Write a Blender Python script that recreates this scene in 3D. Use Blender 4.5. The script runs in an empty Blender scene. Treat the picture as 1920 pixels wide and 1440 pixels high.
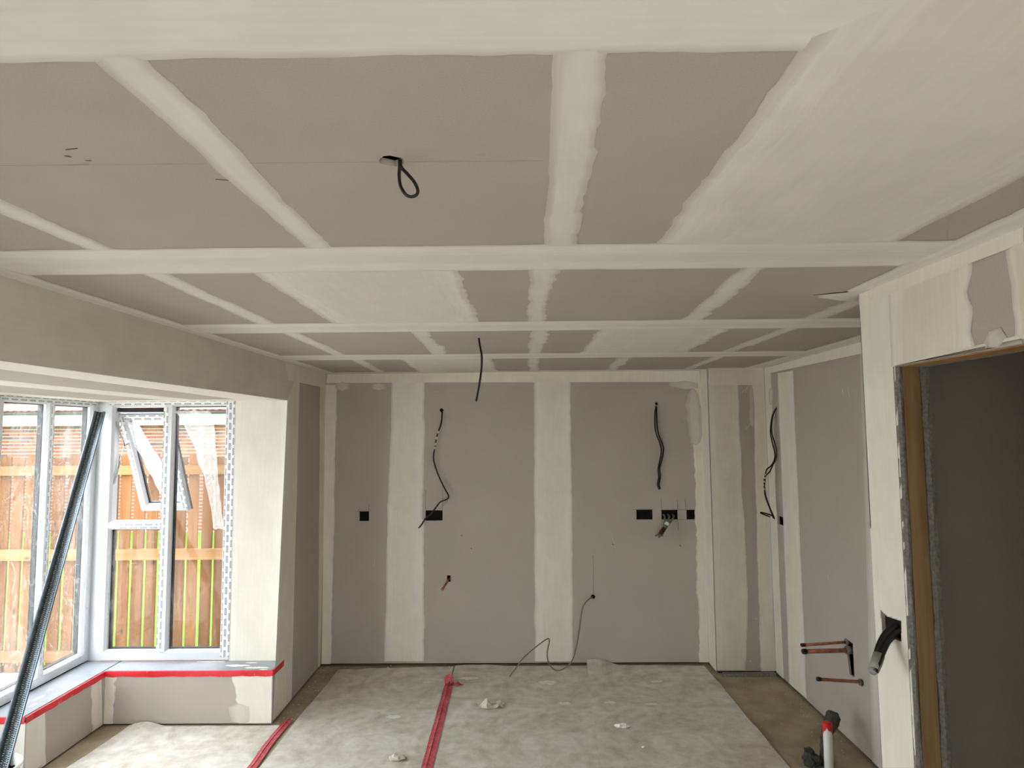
import bpy, bmesh, math, random
from mathutils import Vector, Matrix, noise
from mathutils.geometry import tessellate_polygon

scene = bpy.context.scene
COL = scene.collection
R_ = random.Random(7)

# ------------------------------------------------------------------ camera
PITCH, YAW, ROLL, FPX = 0.0753, -0.0103, -0.0079, 1202.85
fw = Vector((math.sin(YAW)*math.cos(PITCH), math.cos(YAW)*math.cos(PITCH), math.sin(PITCH)))
rt = Vector((math.cos(YAW), -math.sin(YAW), 0))
up = rt.cross(fw)
r2 = rt*math.cos(ROLL) + up*math.sin(ROLL)
u2 = -rt*math.sin(ROLL) + up*math.cos(ROLL)
cd = bpy.data.cameras.new('camera')
cam = bpy.data.objects.new('camera', cd); COL.objects.link(cam)
cd.sensor_fit = 'HORIZONTAL'; cd.sensor_width = 36.0; cd.lens = FPX*36.0/1920.0
cd.clip_start = 0.02
cam.matrix_world = Matrix(((r2.x, u2.x, -fw.x, 0), (r2.y, u2.y, -fw.y, 0), (r2.z, u2.z, -fw.z, 1.8931), (0, 0, 0, 1)))
scene.camera = cam

# ------------------------------------------------------------------ sky, exposure
w = bpy.data.worlds.new('overcast_sky'); scene.world = w; w.use_nodes = True
bg = w.node_tree.nodes['Background']
bg.inputs[0].default_value = (0.985, 0.98, 1.035, 1); bg.inputs[1].default_value = 3.4
vs = scene.view_settings
vs.view_transform = 'Standard'; vs.look = 'None'; vs.gamma = 1.0; vs.use_curve_mapping = False
vs.exposure = 2.05
cy = scene.cycles
cy.max_bounces = 8; cy.diffuse_bounces = 6; cy.glossy_bounces = 2; cy.transmission_bounces = 4; cy.transparent_max_bounces = 12
cy.use_adaptive_sampling = True; cy.adaptive_threshold = 0.06; cy.adaptive_min_samples = 24
cy.use_denoising = True
cy.sample_clamp_indirect = 0

def portal(name, loc, rot, sx, sy):
    l = bpy.data.lights.new(name, 'AREA'); l.shape = 'RECTANGLE'; l.size = sx; l.size_y = sy
    l.cycles.is_portal = True
    o = bpy.data.objects.new(name, l); COL.objects.link(o); o.location = loc; o.rotation_euler = rot
    return o
PI = math.pi
portal('daylight_portal', (-2.45, 4.70, 1.25), (-PI/2, 0, 0), 1.0, 1.8)          # far bay window, facing -y
portal('daylight_portal', (-3.12, 2.80, 1.1), (0, -PI/2, 0), 2.2, 3.4)           # bay front, facing +x
portal('daylight_portal', (1.45, -1.65, 1.15), (0, PI/2, 0), 2.15, 2.1)             # added side window behind the camera, facing -x
portal('daylight_portal', (0.70, -3.15, 1.15), (PI/2, 0, 0), 1.1, 2.3)           # added rear doors, facing +y

# ------------------------------------------------------------------ materials
def srgb(r, g, b):
    f = lambda c: (c/255/12.92) if c/255 <= 0.04045 else ((c/255+0.055)/1.055)**2.4
    return (f(r), f(g), f(b), 1)
class NT:
    def __init__(s, name):
        s.m = bpy.data.materials.new(name); s.m.use_nodes = True
        s.t = s.m.node_tree; s.b = s.t.nodes['Principled BSDF']; s.out = s.t.nodes['Material Output']
    def n(s, typ, **kw):
        x = s.t.nodes.new(typ)
        for k, v in kw.items():
            if k.startswith('i_'):
                x.inputs[k[2:].replace('_', ' ')].default_value = v
            else: setattr(x, k, v)
        return x
    def l(s, a, b): s.t.links.new(a, b)
    def math(s, op, a, b=None, c=None, clamp=False):
        x = s.t.nodes.new('ShaderNodeMath'); x.operation = op; x.use_clamp = clamp
        for i, v in enumerate((a, b, c)):
            if v is None: continue
            if isinstance(v, (int, float)): x.inputs[i].default_value = v
            else: s.l(v, x.inputs[i])
        return x.outputs[0]
    def mix(s, f, a, b):
        x = s.t.nodes.new('ShaderNodeMix'); x.data_type = 'RGBA'
        for sock, v in ((x.inputs[0], f), (x.inputs[6], a), (x.inputs[7], b)):
            if isinstance(v, (int, float, tuple)): sock.default_value = v
            else: s.l(v, sock)
        return x.outputs[2]
    def noise(s, scale, detail=3, vec=None, rough=0.55, dist=0.0):
        x = s.n('ShaderNodeTexNoise'); x.inputs['Scale'].default_value = scale; x.inputs['Detail'].default_value = detail
        x.inputs['Roughness'].default_value = rough; x.inputs['Distortion'].default_value = dist
        if vec is not None: s.l(vec, x.inputs['Vector'])
        return x.outputs[0]
    def coord(s, kind='Object', scale=(1, 1, 1)):
        c = s.n('ShaderNodeTexCoord'); mp = s.n('ShaderNodeMapping'); mp.inputs['Scale'].default_value = scale
        s.l(c.outputs[kind], mp.inputs[0]); return mp.outputs[0]
    def uv(s, name, scale=(1, 1, 1)):
        c = s.n('ShaderNodeUVMap'); c.uv_map = name; mp = s.n('ShaderNodeMapping'); mp.inputs['Scale'].default_value = scale
        s.l(c.outputs[0], mp.inputs[0]); return mp.outputs[0]
    def bump(s, h, strength=0.2, dist=0.002):
        x = s.n('ShaderNodeBump'); x.inputs['Strength'].default_value = strength; x.inputs['Distance'].default_value = dist
        s.l(h, x.inputs['Height']); s.l(x.outputs[0], s.b.inputs['Normal'])
    def fin(s, col=None, rough=0.8, spec=0.3):
        if col is not None:
            if isinstance(col, tuple): s.b.inputs['Base Color'].default_value = col
            else: s.l(col, s.b.inputs['Base Color'])
        s.b.inputs['Roughness'].default_value = rough; s.b.inputs['Specular IOR Level'].default_value = spec
        return s.m

def varied(name, c1, c2, scale=8, rough=0.8, spec=0.3, stretch=(1, 1, 1), detail=4, bump=0.0, kind='Object', contrast=1.6):
    t = NT(name); n = t.noise(scale, detail, t.coord(kind, stretch))
    f = t.math('MULTIPLY_ADD', t.math('SUBTRACT', n, 0.5), contrast, 0.5, clamp=True)
    if bump: t.bump(n, bump, 0.003)
    return t.fin(t.mix(f, c1, c2), rough, spec)

BOARD1, BOARD2 = srgb(183, 175, 166), srgb(172, 164, 155)
def make_board():
    t = NT('plasterboard_paper')
    v = t.coord('Object')
    a = t.noise(260, 2, v); b = t.noise(3.0, 3, v)
    f = t.math('ADD', t.math('MULTIPLY', a, 0.7), t.math('MULTIPLY', b, 0.45))
    f = t.math('MULTIPLY_ADD', t.math('SUBTRACT', f, 0.57), 2.2, 0.5, clamp=True)
    return t.fin(t.mix(f, BOARD2, BOARD1), 0.9, 0.15)

def make_compound(name, centre, edge, cw=0.55, feather=0.02, glaze=0.45):
    """joint compound: cream where thick over the tape, whiter to the sides, paper showing where it thins out"""
    t = NT(name)
    e = t.n('ShaderNodeUVMap'); e.uv_map = 'Edge'; sp = t.n('ShaderNodeSeparateXYZ'); t.l(e.outputs[0], sp.inputs[0])
    d, s = sp.outputs[0], sp.outputs[1]
    st = t.noise(1.0, 4, t.uv('UVMap', (70, 3.0, 1)))           # trowel streaks along the band
    bl = t.noise(1.0, 3, t.uv('UVMap', (9, 7, 1)))              # blotches
    dn = t.math('ADD', d, t.math('MULTIPLY', t.math('SUBTRACT', st, 0.5), 0.022))
    tt = t.math('DIVIDE', dn, feather, clamp=True)
    thin = t.math('MULTIPLY_ADD', tt, 1-glaze, glaze, clamp=True)
    sn = t.math('ADD', s, t.math('MULTIPLY', t.math('SUBTRACT', st, 0.5), 0.5))
    cf = t.math('SUBTRACT', 1.0, t.math('DIVIDE', t.math('SUBTRACT', sn, cw-0.12), 0.24, clamp=True))
    comp = t.mix(cf, edge, centre)
    k = t.math('MULTIPLY_ADD', t.math('SUBTRACT', t.math('ADD', t.math('MULTIPLY', bl, 0.6), t.math('MULTIPLY', st, 0.4)), 0.5), 0.30, 1.0)
    vm = t.n('ShaderNodeVectorMath', operation='SCALE'); t.l(comp, vm.inputs[0]); t.l(k, vm.inputs['Scale'])
    col = t.mix(thin, BOARD1, vm.outputs[0])
    return t.fin(col, 0.75, 0.2)

CREAM, WHITE_P, TAN = srgb(226, 220, 200), srgb(226, 223, 214), srgb(221, 210, 186)
M = {}
M['board'] = make_board()
M['wall'] = make_compound('joint_compound', srgb(222, 217, 203), srgb(223, 220, 211), 0.55)
M['ceil'] = make_compound('ceiling_compound', srgb(221, 218, 207), srgb(226, 224, 217), 0.35)
M['line'] = make_compound('screw_line_compound', srgb(218, 215, 208), srgb(216, 213, 206), 0.4, 0.02, 0.35)
M['skim'] = make_compound('feathered_compound', srgb(219, 215, 204), srgb(225, 222, 215), 0.80, 0.03, 0.35)
M['corner'] = make_compound('corner_compound', srgb(222, 216, 201), srgb(224, 221, 212), 0.7, 0.012)
M['topband'] = make_compound('cornice_compound', srgb(223, 217, 202), srgb(225, 221, 209), 0.8, 0.01)
M['thin'] = make_compound('thin_compound', srgb(206, 202, 192), srgb(200, 196, 187), 0.5, 0.03, 0.3)
M['box'] = make_compound('boxing_compound', srgb(213, 207, 192), srgb(216, 212, 199), 0.6, 0.01)
M['near'] = make_compound('fresh_compound', srgb(224, 220, 209), srgb(226, 223, 214), 0.8, 0.01)
M['near2'] = make_compound('sanded_compound', srgb(217, 211, 195), srgb(224, 220, 208), 0.7, 0.02)
M['beam'] = make_compound('beam_skim', srgb(210, 203, 188), srgb(210, 203, 188), 0.9, 0.01)
M['gypsum'] = varied('gypsum_core', srgb(150, 146, 138), srgb(96, 92, 86), 90, 0.95, 0.1, bump=0.3)
M['void'] = varied('cavity_shade', srgb(42, 40, 38), srgb(30, 29, 28), 20, 0.95, 0.1)  # near-black colour paints in the shade of cavities, cut-outs and hall
M['render'] = varied('outer_brick_render', srgb(150, 112, 92), srgb(128, 92, 76), 12, 0.9, 0.1)
M['upvc'] = varied('white_upvc', srgb(214, 217, 221), srgb(206, 209, 213), 5, 0.35, 0.4)
M['gasket'] = varied('black_gasket', srgb(36, 37, 38), srgb(26, 27, 28), 30, 0.5, 0.3)
M['black'] = varied('black_cable_sheath', srgb(30, 28, 26), srgb(20, 19, 18), 30, 0.5, 0.4)
M['greycable'] = varied('grey_cable_sheath', srgb(124, 120, 108), srgb(108, 104, 94), 30, 0.5, 0.4)
M['whiteplastic'] = varied('white_waste_pipe', srgb(232, 234, 232), srgb(222, 224, 222), 8, 0.35, 0.5)
M['tapegrey'] = varied('grey_insulating_tape', srgb(158, 155, 150), srgb(138, 135, 130), 60, 0.6, 0.3)
M['darktape'] = varied('dark_grey_wrap', srgb(82, 82, 76), srgb(52, 52, 48), 40, 0.6, 0.3, bump=0.4)
M['plaster'] = varied('dried_plaster', srgb(222, 218, 206), srgb(190, 186, 174), 40, 0.9, 0.1, bump=0.5)
M['dirt'] = varied('floor_dirt', srgb(150, 140, 122), srgb(172, 163, 147), 25, 0.95, 0.1)
M['dust'] = varied('plaster_dust', srgb(248, 247, 243), srgb(222, 219, 212), 60, 0.95, 0.1, bump=0.3)
M['zinc'] = varied('galvanised_bead', srgb(104, 116, 126), srgb(74, 84, 92), 30, 0.35, 0.5)
M['bucket'] = varied('black_bucket_plastic', srgb(44, 46, 52), srgb(30, 31, 36), 10, 0.5, 0.4)
M['concrete'] = varied('concrete_slab', srgb(182, 170, 144), srgb(148, 136, 110), 5, 0.9, 0.15, detail=8, bump=0.25, contrast=2.2)
M['pale_paving'] = varied('pale_paving', srgb(192, 188, 178), srgb(176, 172, 162), 3, 0.9, 0.1)
M['mortar'] = varied('pale_mortar', srgb(214, 206, 196), srgb(196, 188, 178), 20, 0.95, 0.1)
M['fascia'] = varied('white_fascia', srgb(244, 245, 246), srgb(236, 238, 240), 3, 0.4, 0.4)
M['gutter'] = varied('dark_gutter', srgb(70, 72, 76), srgb(54, 56, 60), 8, 0.4, 0.4)
M['tile'] = varied('roof_tile_clay', srgb(150, 112, 102), srgb(126, 92, 84), 3, 0.9, 0.1, kind='Object', contrast=2.5)
M['pencil'] = varied('pencil_line', srgb(112, 108, 104), srgb(98, 95, 91), 30, 0.9, 0.1)
M['crack'] = varied('dark_seam', srgb(24, 22, 20), srgb(18, 17, 16), 30, 0.9, 0.1)
M['stainless'] = varied('brushed_steel', srgb(190, 192, 194), srgb(170, 172, 174), 40, 0.3, 0.5)
M['stainless'].node_tree.nodes['Principled BSDF'].inputs['Metallic'].default_value = 0.9
M['zinc'].node_tree.nodes['Principled BSDF'].inputs['Metallic'].default_value = 0.6

def make_copper():
    t = NT('tarnished_copper'); n = t.noise(14, 4, t.coord('Object')); m = t.noise(60, 3, t.coord('Object'))
    f = t.math('MULTIPLY_ADD', t.math('SUBTRACT', n, 0.5), 3, 0.4, clamp=True)
    c = t.mix(f, srgb(196, 128, 96), srgb(132, 78, 58))
    t.b.inputs['Metallic'].default_value = 0.55
    return t.fin(t.mix(t.math('MULTIPLY', m, 0.4), c, srgb(92, 60, 48)), 0.45, 0.5)
M['copper'] = make_copper()

def make_wood(name, a, b, knot, axis=2, scale=1.0):
    t = NT(name)
    st = [14, 14, 14]; st[axis] = 0.9
    v = t.coord('Object', tuple(x*scale for x in st))
    oi = t.n('ShaderNodeObjectInfo'); off = t.n('ShaderNodeVectorMath', operation='ADD'); sc_ = t.n('ShaderNodeVectorMath', operation='SCALE')
    cmb = t.n('ShaderNodeCombineXYZ'); t.l(oi.outputs['Random'], cmb.inputs[0]); t.l(oi.outputs['Random'], cmb.inputs[1]); t.l(oi.outputs['Random'], cmb.inputs[2])
    t.l(cmb.outputs[0], sc_.inputs[0]); sc_.inputs['Scale'].default_value = 37.0
    t.l(v, off.inputs[0]); t.l(sc_.outputs[0], off.inputs[1])
    n = t.noise(1.0, 4, off.outputs[0], dist=1.2); g = t.noise(5.0, 2, off.outputs[0])
    f = t.math('MULTIPLY_ADD', t.math('SUBTRACT', t.math('ADD', t.math('MULTIPLY', n, 0.7), t.math('MULTIPLY', g, 0.3)), 0.5), 2.6, 0.5, clamp=True)
    c = t.mix(f, a, b)
    vo = t.n('ShaderNodeTexVoronoi'); vo.inputs['Scale'].default_value = 1.0
    kv = [9, 9, 9]; kv[axis] = 4.0
    off2 = t.n('ShaderNodeVectorMath', operation='ADD'); t.l(t.coord('Object', tuple(kv)), off2.inputs[0]); t.l(sc_.outputs[0], off2.inputs[1])
    t.l(off2.outputs[0], vo.inputs['Vector'])
    kf = t.math('SUBTRACT', 1.0, t.math('DIVIDE', vo.outputs['Distance'], 0.16, clamp=True))
    c = t.mix(kf, c, knot)
    br = t.math('MULTIPLY_ADD', oi.outputs['Random'], 0.45, 0.78)
    vm = t.n('ShaderNodeVectorMath', operation='SCALE'); t.l(c, vm.inputs[0]); t.l(br, vm.inputs['Scale'])
    t.bump(g, 0.2, 0.002)
    return t.fin(vm.outputs[0], 0.75, 0.2)
M['stud'] = make_wood('rough_stud_timber', srgb(138, 112, 76), srgb(104, 82, 54), srgb(44, 32, 20))
M['stud_y'] = make_wood('rough_lintel_timber', srgb(170, 130, 88), srgb(140, 102, 66), srgb(60, 38, 22), axis=1)
M['fence'] = make_wood('fence_board_timber', srgb(126, 88, 52), srgb(92, 62, 38), srgb(46, 30, 20))
M['rail'] = make_wood('fence_rail_timber', srgb(140, 108, 70), srgb(118, 86, 54), srgb(66, 42, 26), axis=0)

def make_redtape():
    t = NT('red_masking_tape'); n = t.noise(40, 4, t.coord('Object')); a = t.noise(5, 2, t.coord('Object'))
    f = t.math('MULTIPLY_ADD', t.math('SUBTRACT', n, 0.62), 6, 0.0, clamp=True)
    g = t.math('MULTIPLY_ADD', t.math('SUBTRACT', a, 0.5), 2.0, 0.4, clamp=True)
    c = t.mix(g, srgb(206, 26, 36), srgb(226, 62, 72))
    return t.fin(t.mix(t.math('MULTIPLY', f, 0.7), c, srgb(236, 190, 188)), 0.45, 0.4)
M['red'] = make_redtape()
def make_redfloor():
    t = NT('dusty_red_tape'); n = t.noise(34, 5, t.coord('Object')); a = t.noise(3, 3, t.coord('Object'))
    f = t.math('MULTIPLY_ADD', t.math('SUBTRACT', t.math('ADD', t.math('MULTIPLY', n, 0.5), t.math('MULTIPLY', a, 0.6)), 0.5), 3.0, 0.35, clamp=True)
    return t.fin(t.mix(f, srgb(176, 40, 50), srgb(214, 120, 124)), 0.6, 0.3)
M['redfloor'] = make_redfloor()

def make_sheet():
    t = NT('dusty_floor_board'); v = t.coord('Object')
    a = t.noise(3.0, 8, v, rough=0.65, dist=1.4); b = t.noise(14, 5, v); s = t.noise(1.0, 3, t.coord('Object', (3, 40, 3)))
    f = t.math('ADD', t.math('ADD', t.math('MULTIPLY', a, 0.60), t.math('MULTIPLY', b, 0.36)), t.math('MULTIPLY', s, 0.04))
    f = t.math('MULTIPLY_ADD', t.math('SUBTRACT', f, 0.5), 3.4, 0.5, clamp=True)
    c = t.mix(f, srgb(186, 177, 162), srgb(230, 227, 221))
    sp = t.noise(55, 2, v); k = t.math('MULTIPLY', t.math('SUBTRACT', sp, 0.70), 14, clamp=True)
    c = t.mix(t.math('MULTIPLY', k, 0.6), c, srgb(228, 224, 216))
    d = t.noise(38, 2, t.coord('Object', (1, 1.2, 1))); k2 = t.math('MULTIPLY', t.math('SUBTRACT', d, 0.73), 14, clamp=True)
    c = t.mix(t.math('MULTIPLY', k2, 0.7), c, srgb(96, 88, 76))
    t.bump(b, 0.15, 0.003)
    return t.fin(c, 0.85, 0.2)
M['sheet'] = make_sheet()

def make_glass():
    t = NT('window_glass'); tr = t.n('ShaderNodeBsdfTransparent'); gl = t.n('ShaderNodeBsdfGlossy'); gl.inputs['Roughness'].default_value = 0.02
    tr.inputs[0].default_value = (0.84, 0.87, 0.865, 1)
    lw = t.n('ShaderNodeLayerWeight'); lw.inputs[0].default_value = 0.5; mx = t.n('ShaderNodeMixShader')
    fr = t.math('MULTIPLY_ADD', t.math('POWER', lw.outputs['Facing'], 5.0), 0.5, 0.03)
    t.l(fr, mx.inputs[0]); t.l(tr.outputs[0], mx.inputs[1]); t.l(gl.outputs[0], mx.inputs[2]); t.l(mx.outputs[0], t.out.inputs[0])
    return t.m
M['glass'] = make_glass()

def make_film(name, base, ridge, sc=7.0, stretch=(1, 1, 0.45)):
    """thin polythene: mostly clear, milky along its creases"""
    t = NT(name); tr = t.n('ShaderNodeBsdfTransparent'); mx = t.n('ShaderNodeMixShader')
    di = t.n('ShaderNodeBsdfTranslucent'); di.inputs[0].default_value = (0.95, 0.96, 0.98, 1)
    df = t.n('ShaderNodeBsdfDiffuse'); df.inputs[0].default_value = (0.9, 0.91, 0.93, 1); m2 = t.n('ShaderNodeMixShader'); m2.inputs[0].default_value = 0.45
    t.l(di.outputs[0], m2.inputs[1]); t.l(df.outputs[0], m2.inputs[2])
    v = t.coord('Object', stretch)
    n1 = t.noise(sc, 3, v, dist=1.6); n2 = t.noise(sc*2.4, 2, v, dist=2.2)
    r1 = t.math('SUBTRACT', 1.0, t.math('DIVIDE', t.math('ABSOLUTE', t.math('SUBTRACT', n1, 0.5)), 0.018, clamp=True))
    r2_ = t.math('SUBTRACT', 1.0, t.math('DIVIDE', t.math('ABSOLUTE', t.math('SUBTRACT', n2, 0.5)), 0.022, clamp=True))
    f = t.math('ADD', t.math('MULTIPLY', r1, ridge), t.math('MULTIPLY', r2_, ridge*0.55))
    f = t.math('ADD', f, base, clamp=True)
    t.l(f, mx.inputs[0]); t.l(tr.outputs[0], mx.inputs[1]); t.l(m2.outputs[0], mx.inputs[2]); t.l(mx.outputs[0], t.out.inputs[0])
    return t.m
M['film'] = make_film('clear_polythene', 0.055, 0.16)
M['film_dense'] = make_film('milky_polythene', 0.5, 0.2)
M['film_soft'] = make_film('thin_polythene', 0.015, 0.12, 9.0)
M['film_milky'] = make_film('bunched_polythene', 0.36, 0.42, 12.0)

def make_print():
    """white protective tape with rows of small grey outlined boxes"""
    t = NT('printed_protective_tape')
    b = t.n('ShaderNodeTexBrick'); t.l(t.uv('UVMap', (0.5, 1, 1)), b.inputs['Vector'])
    b.inputs['Scale'].default_value = 1.0; b.inputs['Brick Width'].default_value = 0.0355; b.inputs['Row Height'].default_value = 0.028
    b.inputs['Mortar Size'].default_value = 0.0062; b.inputs['Mortar Smooth'].default_value = 0.0; b.offset = 0.5
    b2 = t.n('ShaderNodeTexBrick'); t.l(t.uv('UVMap', (0.5, 1, 1)), b2.inputs['Vector'])
    b2.inputs['Scale'].default_value = 1.0; b2.inputs['Brick Width'].default_value = 0.0355; b2.inputs['Row Height'].default_value = 0.028
    b2.inputs['Mortar Size'].default_value = 0.0078; b2.inputs['Mortar Smooth'].default_value = 0.0; b2.offset = 0.5
    inner = t.math('SUBTRACT', 1.0, b2.outputs['Fac']); outer = t.math('SUBTRACT', 1.0, b.outputs['Fac'])
    c = t.mix(outer, srgb(232, 234, 236), srgb(96, 98, 102)); c = t.mix(inner, c, srgb(172, 174, 178))
    return t.fin(c, 0.4, 0.4)
M['print'] = make_print()

def make_bead():
    """perforated flange: rows of dark holes"""
    t = NT('perforated_metal'); vo = t.n('ShaderNodeTexVoronoi'); vo.inputs['Scale'].default_value = 1.0; vo.inputs['Randomness'].default_value = 0.15
    t.l(t.uv('UVMap', (95, 60, 1)), vo.inputs['Vector'])
    k = t.math('LESS_THAN', vo.outputs['Distance'], 0.33)
    t.b.inputs['Metallic'].default_value = 0.5
    return t.fin(t.mix(k, srgb(122, 136, 146), srgb(18, 20, 24)), 0.4, 0.5)
M['bead'] = make_bead()
def make_bead_shaded():  # shaded copy of the perforated metal, the shade put into its colour
    t = NT('shaded_perforated_metal'); vo = t.n('ShaderNodeTexVoronoi'); vo.inputs['Scale'].default_value = 1.0; vo.inputs['Randomness'].default_value = 0.2
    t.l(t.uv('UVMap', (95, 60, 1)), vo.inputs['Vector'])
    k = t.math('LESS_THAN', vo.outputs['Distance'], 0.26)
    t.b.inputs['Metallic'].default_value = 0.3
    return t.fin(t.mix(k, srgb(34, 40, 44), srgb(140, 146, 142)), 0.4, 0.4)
M['bead_shaded'] = make_bead_shaded()

def make_brick():
    t = NT('red_brick'); oi = t.n('ShaderNodeObjectInfo')
    r = t.n('ShaderNodeValToRGB'); t.l(oi.outputs['Random'], r.inputs[0])
    r.color_ramp.elements[0].color = srgb(120, 68, 52); r.color_ramp.elements[1].color = srgb(108, 84, 76)
    for p, c in ((0.35, srgb(132, 82, 62)), (0.6, srgb(142, 92, 70)), (0.8, srgb(80, 68, 64))):
        e = r.color_ramp.elements.new(p); e.color = c
    n = t.noise(12, 4, t.coord('Object')); t.bump(n, 0.3, 0.004)
    return t.fin(r.outputs[0], 0.9, 0.1)
M['brick'] = make_brick()
def make_brickwall():
    t = NT('brickwork'); b = t.n('ShaderNodeTexBrick'); c = t.n('ShaderNodeTexCoord'); sp = t.n('ShaderNodeSeparateXYZ'); cb = t.n('ShaderNodeCombineXYZ')
    t.l(c.outputs['Object'], sp.inputs[0]); t.l(sp.outputs[0], cb.inputs[0]); t.l(sp.outputs[2], cb.inputs[1]); t.l(cb.outputs[0], b.inputs['Vector'])
    b.inputs['Scale'].default_value = 1; b.inputs['Brick Width'].default_value = 0.225; b.inputs['Row Height'].default_value = 0.075; b.inputs['Mortar Size'].default_value = 0.005
    b.inputs['Color1'].default_value = srgb(138, 76, 56); b.inputs['Color2'].default_value = srgb(100, 70, 60); b.inputs['Mortar'].default_value = srgb(206, 198, 188)
    return t.fin(b.outputs[0], 0.9, 0.1)
M['brickwall'] = make_brickwall()
M['grass'] = varied('lawn_grass', srgb(92, 134, 34), srgb(70, 108, 26), 30, 0.9, 0.1, detail=6)
M['sill'] = varied('grey_sill_sheet', srgb(164, 168, 174), srgb(138, 142, 148), 6, 0.5, 0.35, detail=6, stretch=(1, 1, 1))

# ------------------------------------------------------------------ mesh helpers
def tag(o, label=None, cat=None, group=None, kind=None):
    if label: o['label'] = label
    if cat: o['category'] = cat
    if group: o['group'] = group
    if kind: o['kind'] = kind
    return o
def empty(name, loc, label=None, cat=None, group=None, kind=None):
    o = bpy.data.objects.new(name, None); COL.objects.link(o); o.location = loc; o.empty_display_size = 0.1
    return tag(o, label, cat, group, kind)
def wloc(o):
    v = Vector((0, 0, 0))
    while o is not None:
        v = v + o.location; o = o.parent
    return v
def obj(name, verts, faces, mat, parent=None, origin=None, smooth=False, uvs=None):
    """one mesh object from world-space vertices (parents are never rotated)"""
    vs_ = [Vector(v) for v in verts]
    if parent is not None:
        po = wloc(parent)
        o0 = Vector((0, 0, 0)) if origin is None else Vector(origin) - po
        base = po + o0
    else:
        if origin is None: origin = (0, 0, 0)
        o0 = base = Vector(origin)
    me = bpy.data.meshes.new(name)
    me.from_pydata([v - base for v in vs_], [], faces)
    me.materials.append(M[mat] if isinstance(mat, str) else mat)
    if smooth:
        for p in me.polygons: p.use_smooth = True
    if uvs:
        for nm, data in uvs.items():
            lay = me.uv_layers.new(name=nm)
            for lp in me.loops: lay.data[lp.index].uv = data[lp.vertex_index]
    me.update()
    o = bpy.data.objects.new(name, me); COL.objects.link(o); o.location = o0
    if parent is not None: o.parent = parent
    return o
def base_of(verts):
    xs = [v[0] for v in verts]; ys = [v[1] for v in verts]; zs = [v[2] for v in verts]
    return ((min(xs)+max(xs))/2, (min(ys)+max(ys))/2, min(zs))
def thing(name, verts, faces, mat, label, cat, group=None, smooth=False, uvs=None):
    o = obj(name, verts, faces, mat, None, base_of(verts), smooth, uvs)
    return tag(o, label, cat, group)
BF = [(0, 3, 2, 1), (4, 5, 6, 7), (0, 1, 5, 4), (1, 2, 6, 5), (2, 3, 7, 6), (3, 0, 4, 7)]
def boxv(x0, x1, y0, y1, z0, z1):
    return [(x0, y0, z0), (x1, y0, z0), (x1, y1, z0), (x0, y1, z0), (x0, y0, z1), (x1, y0, z1), (x1, y1, z1), (x0, y1, z1)]
def box(name, x0, x1, y0, y1, z0, z1, mat, parent=None, centre=False):
    v = boxv(min(x0, x1), max(x0, x1), min(y0, y1), max(y0, y1), min(z0, z1), max(z0, z1))
    return obj(name, v, BF, mat, parent, base_of(v) if (centre or parent is None) else None)
def boxes(name, lst, mat, parent=None):
    V, F = [], []
    for b in lst:
        n = len(V); V += boxv(*b); F += [tuple(i+n for i in f) for f in BF]
    return obj(name, V, F, mat, parent)
def struct(o): o['kind'] = 'structure'; return o
def catmull(pts, n=6):
    P = [Vector(p) for p in pts]; P = [P[0]*2-P[1]] + P + [P[-1]*2-P[-2]]; out = []
    for i in range(1, len(P)-2):
        a, b, c, d = P[i-1], P[i], P[i+1], P[i+2]
        for k in range(n):
            t = k/n
            out.append(0.5*((2*b)+(c-a)*t+(2*a-5*b+4*c-d)*t*t+(3*b-a-3*c+d)*t*t*t))
    out.append(P[-2]); return out
def tubegeo(pts, r, seg=8, cap=True):
    P = [Vector(p) for p in pts]; V, F = [], []
    rr = r if hasattr(r, '__len__') else [r]*len(P)
    ref = None
    for i, p in enumerate(P):
        t = (P[min(i+1, len(P)-1)] - P[max(i-1, 0)]).normalized()
        if ref is None:
            ref = t.orthogonal().normalized()
        ref = (ref - t*ref.dot(t)).normalized(); bi = t.cross(ref)
        for k in range(seg):
            a = 2*PI*k/seg; V.append(p + (ref*math.cos(a)+bi*math.sin(a))*rr[i])
    for i in range(len(P)-1):
        for k in range(seg):
            k2 = (k+1) % seg; F.append((i*seg+k, i*seg+k2, (i+1)*seg+k2, (i+1)*seg+k))
    if cap:
        F.append(tuple(range(seg-1, -1, -1))); n = (len(P)-1)*seg; F.append(tuple(n+k for k in range(seg)))
    return V, F
def tube(name, pts, r, mat, parent=None, seg=8, smooth=True):
    V, F = tubegeo(pts, r, seg)
    return obj(name, V, F, mat, parent, None if parent is not None else base_of(V), smooth)

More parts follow.
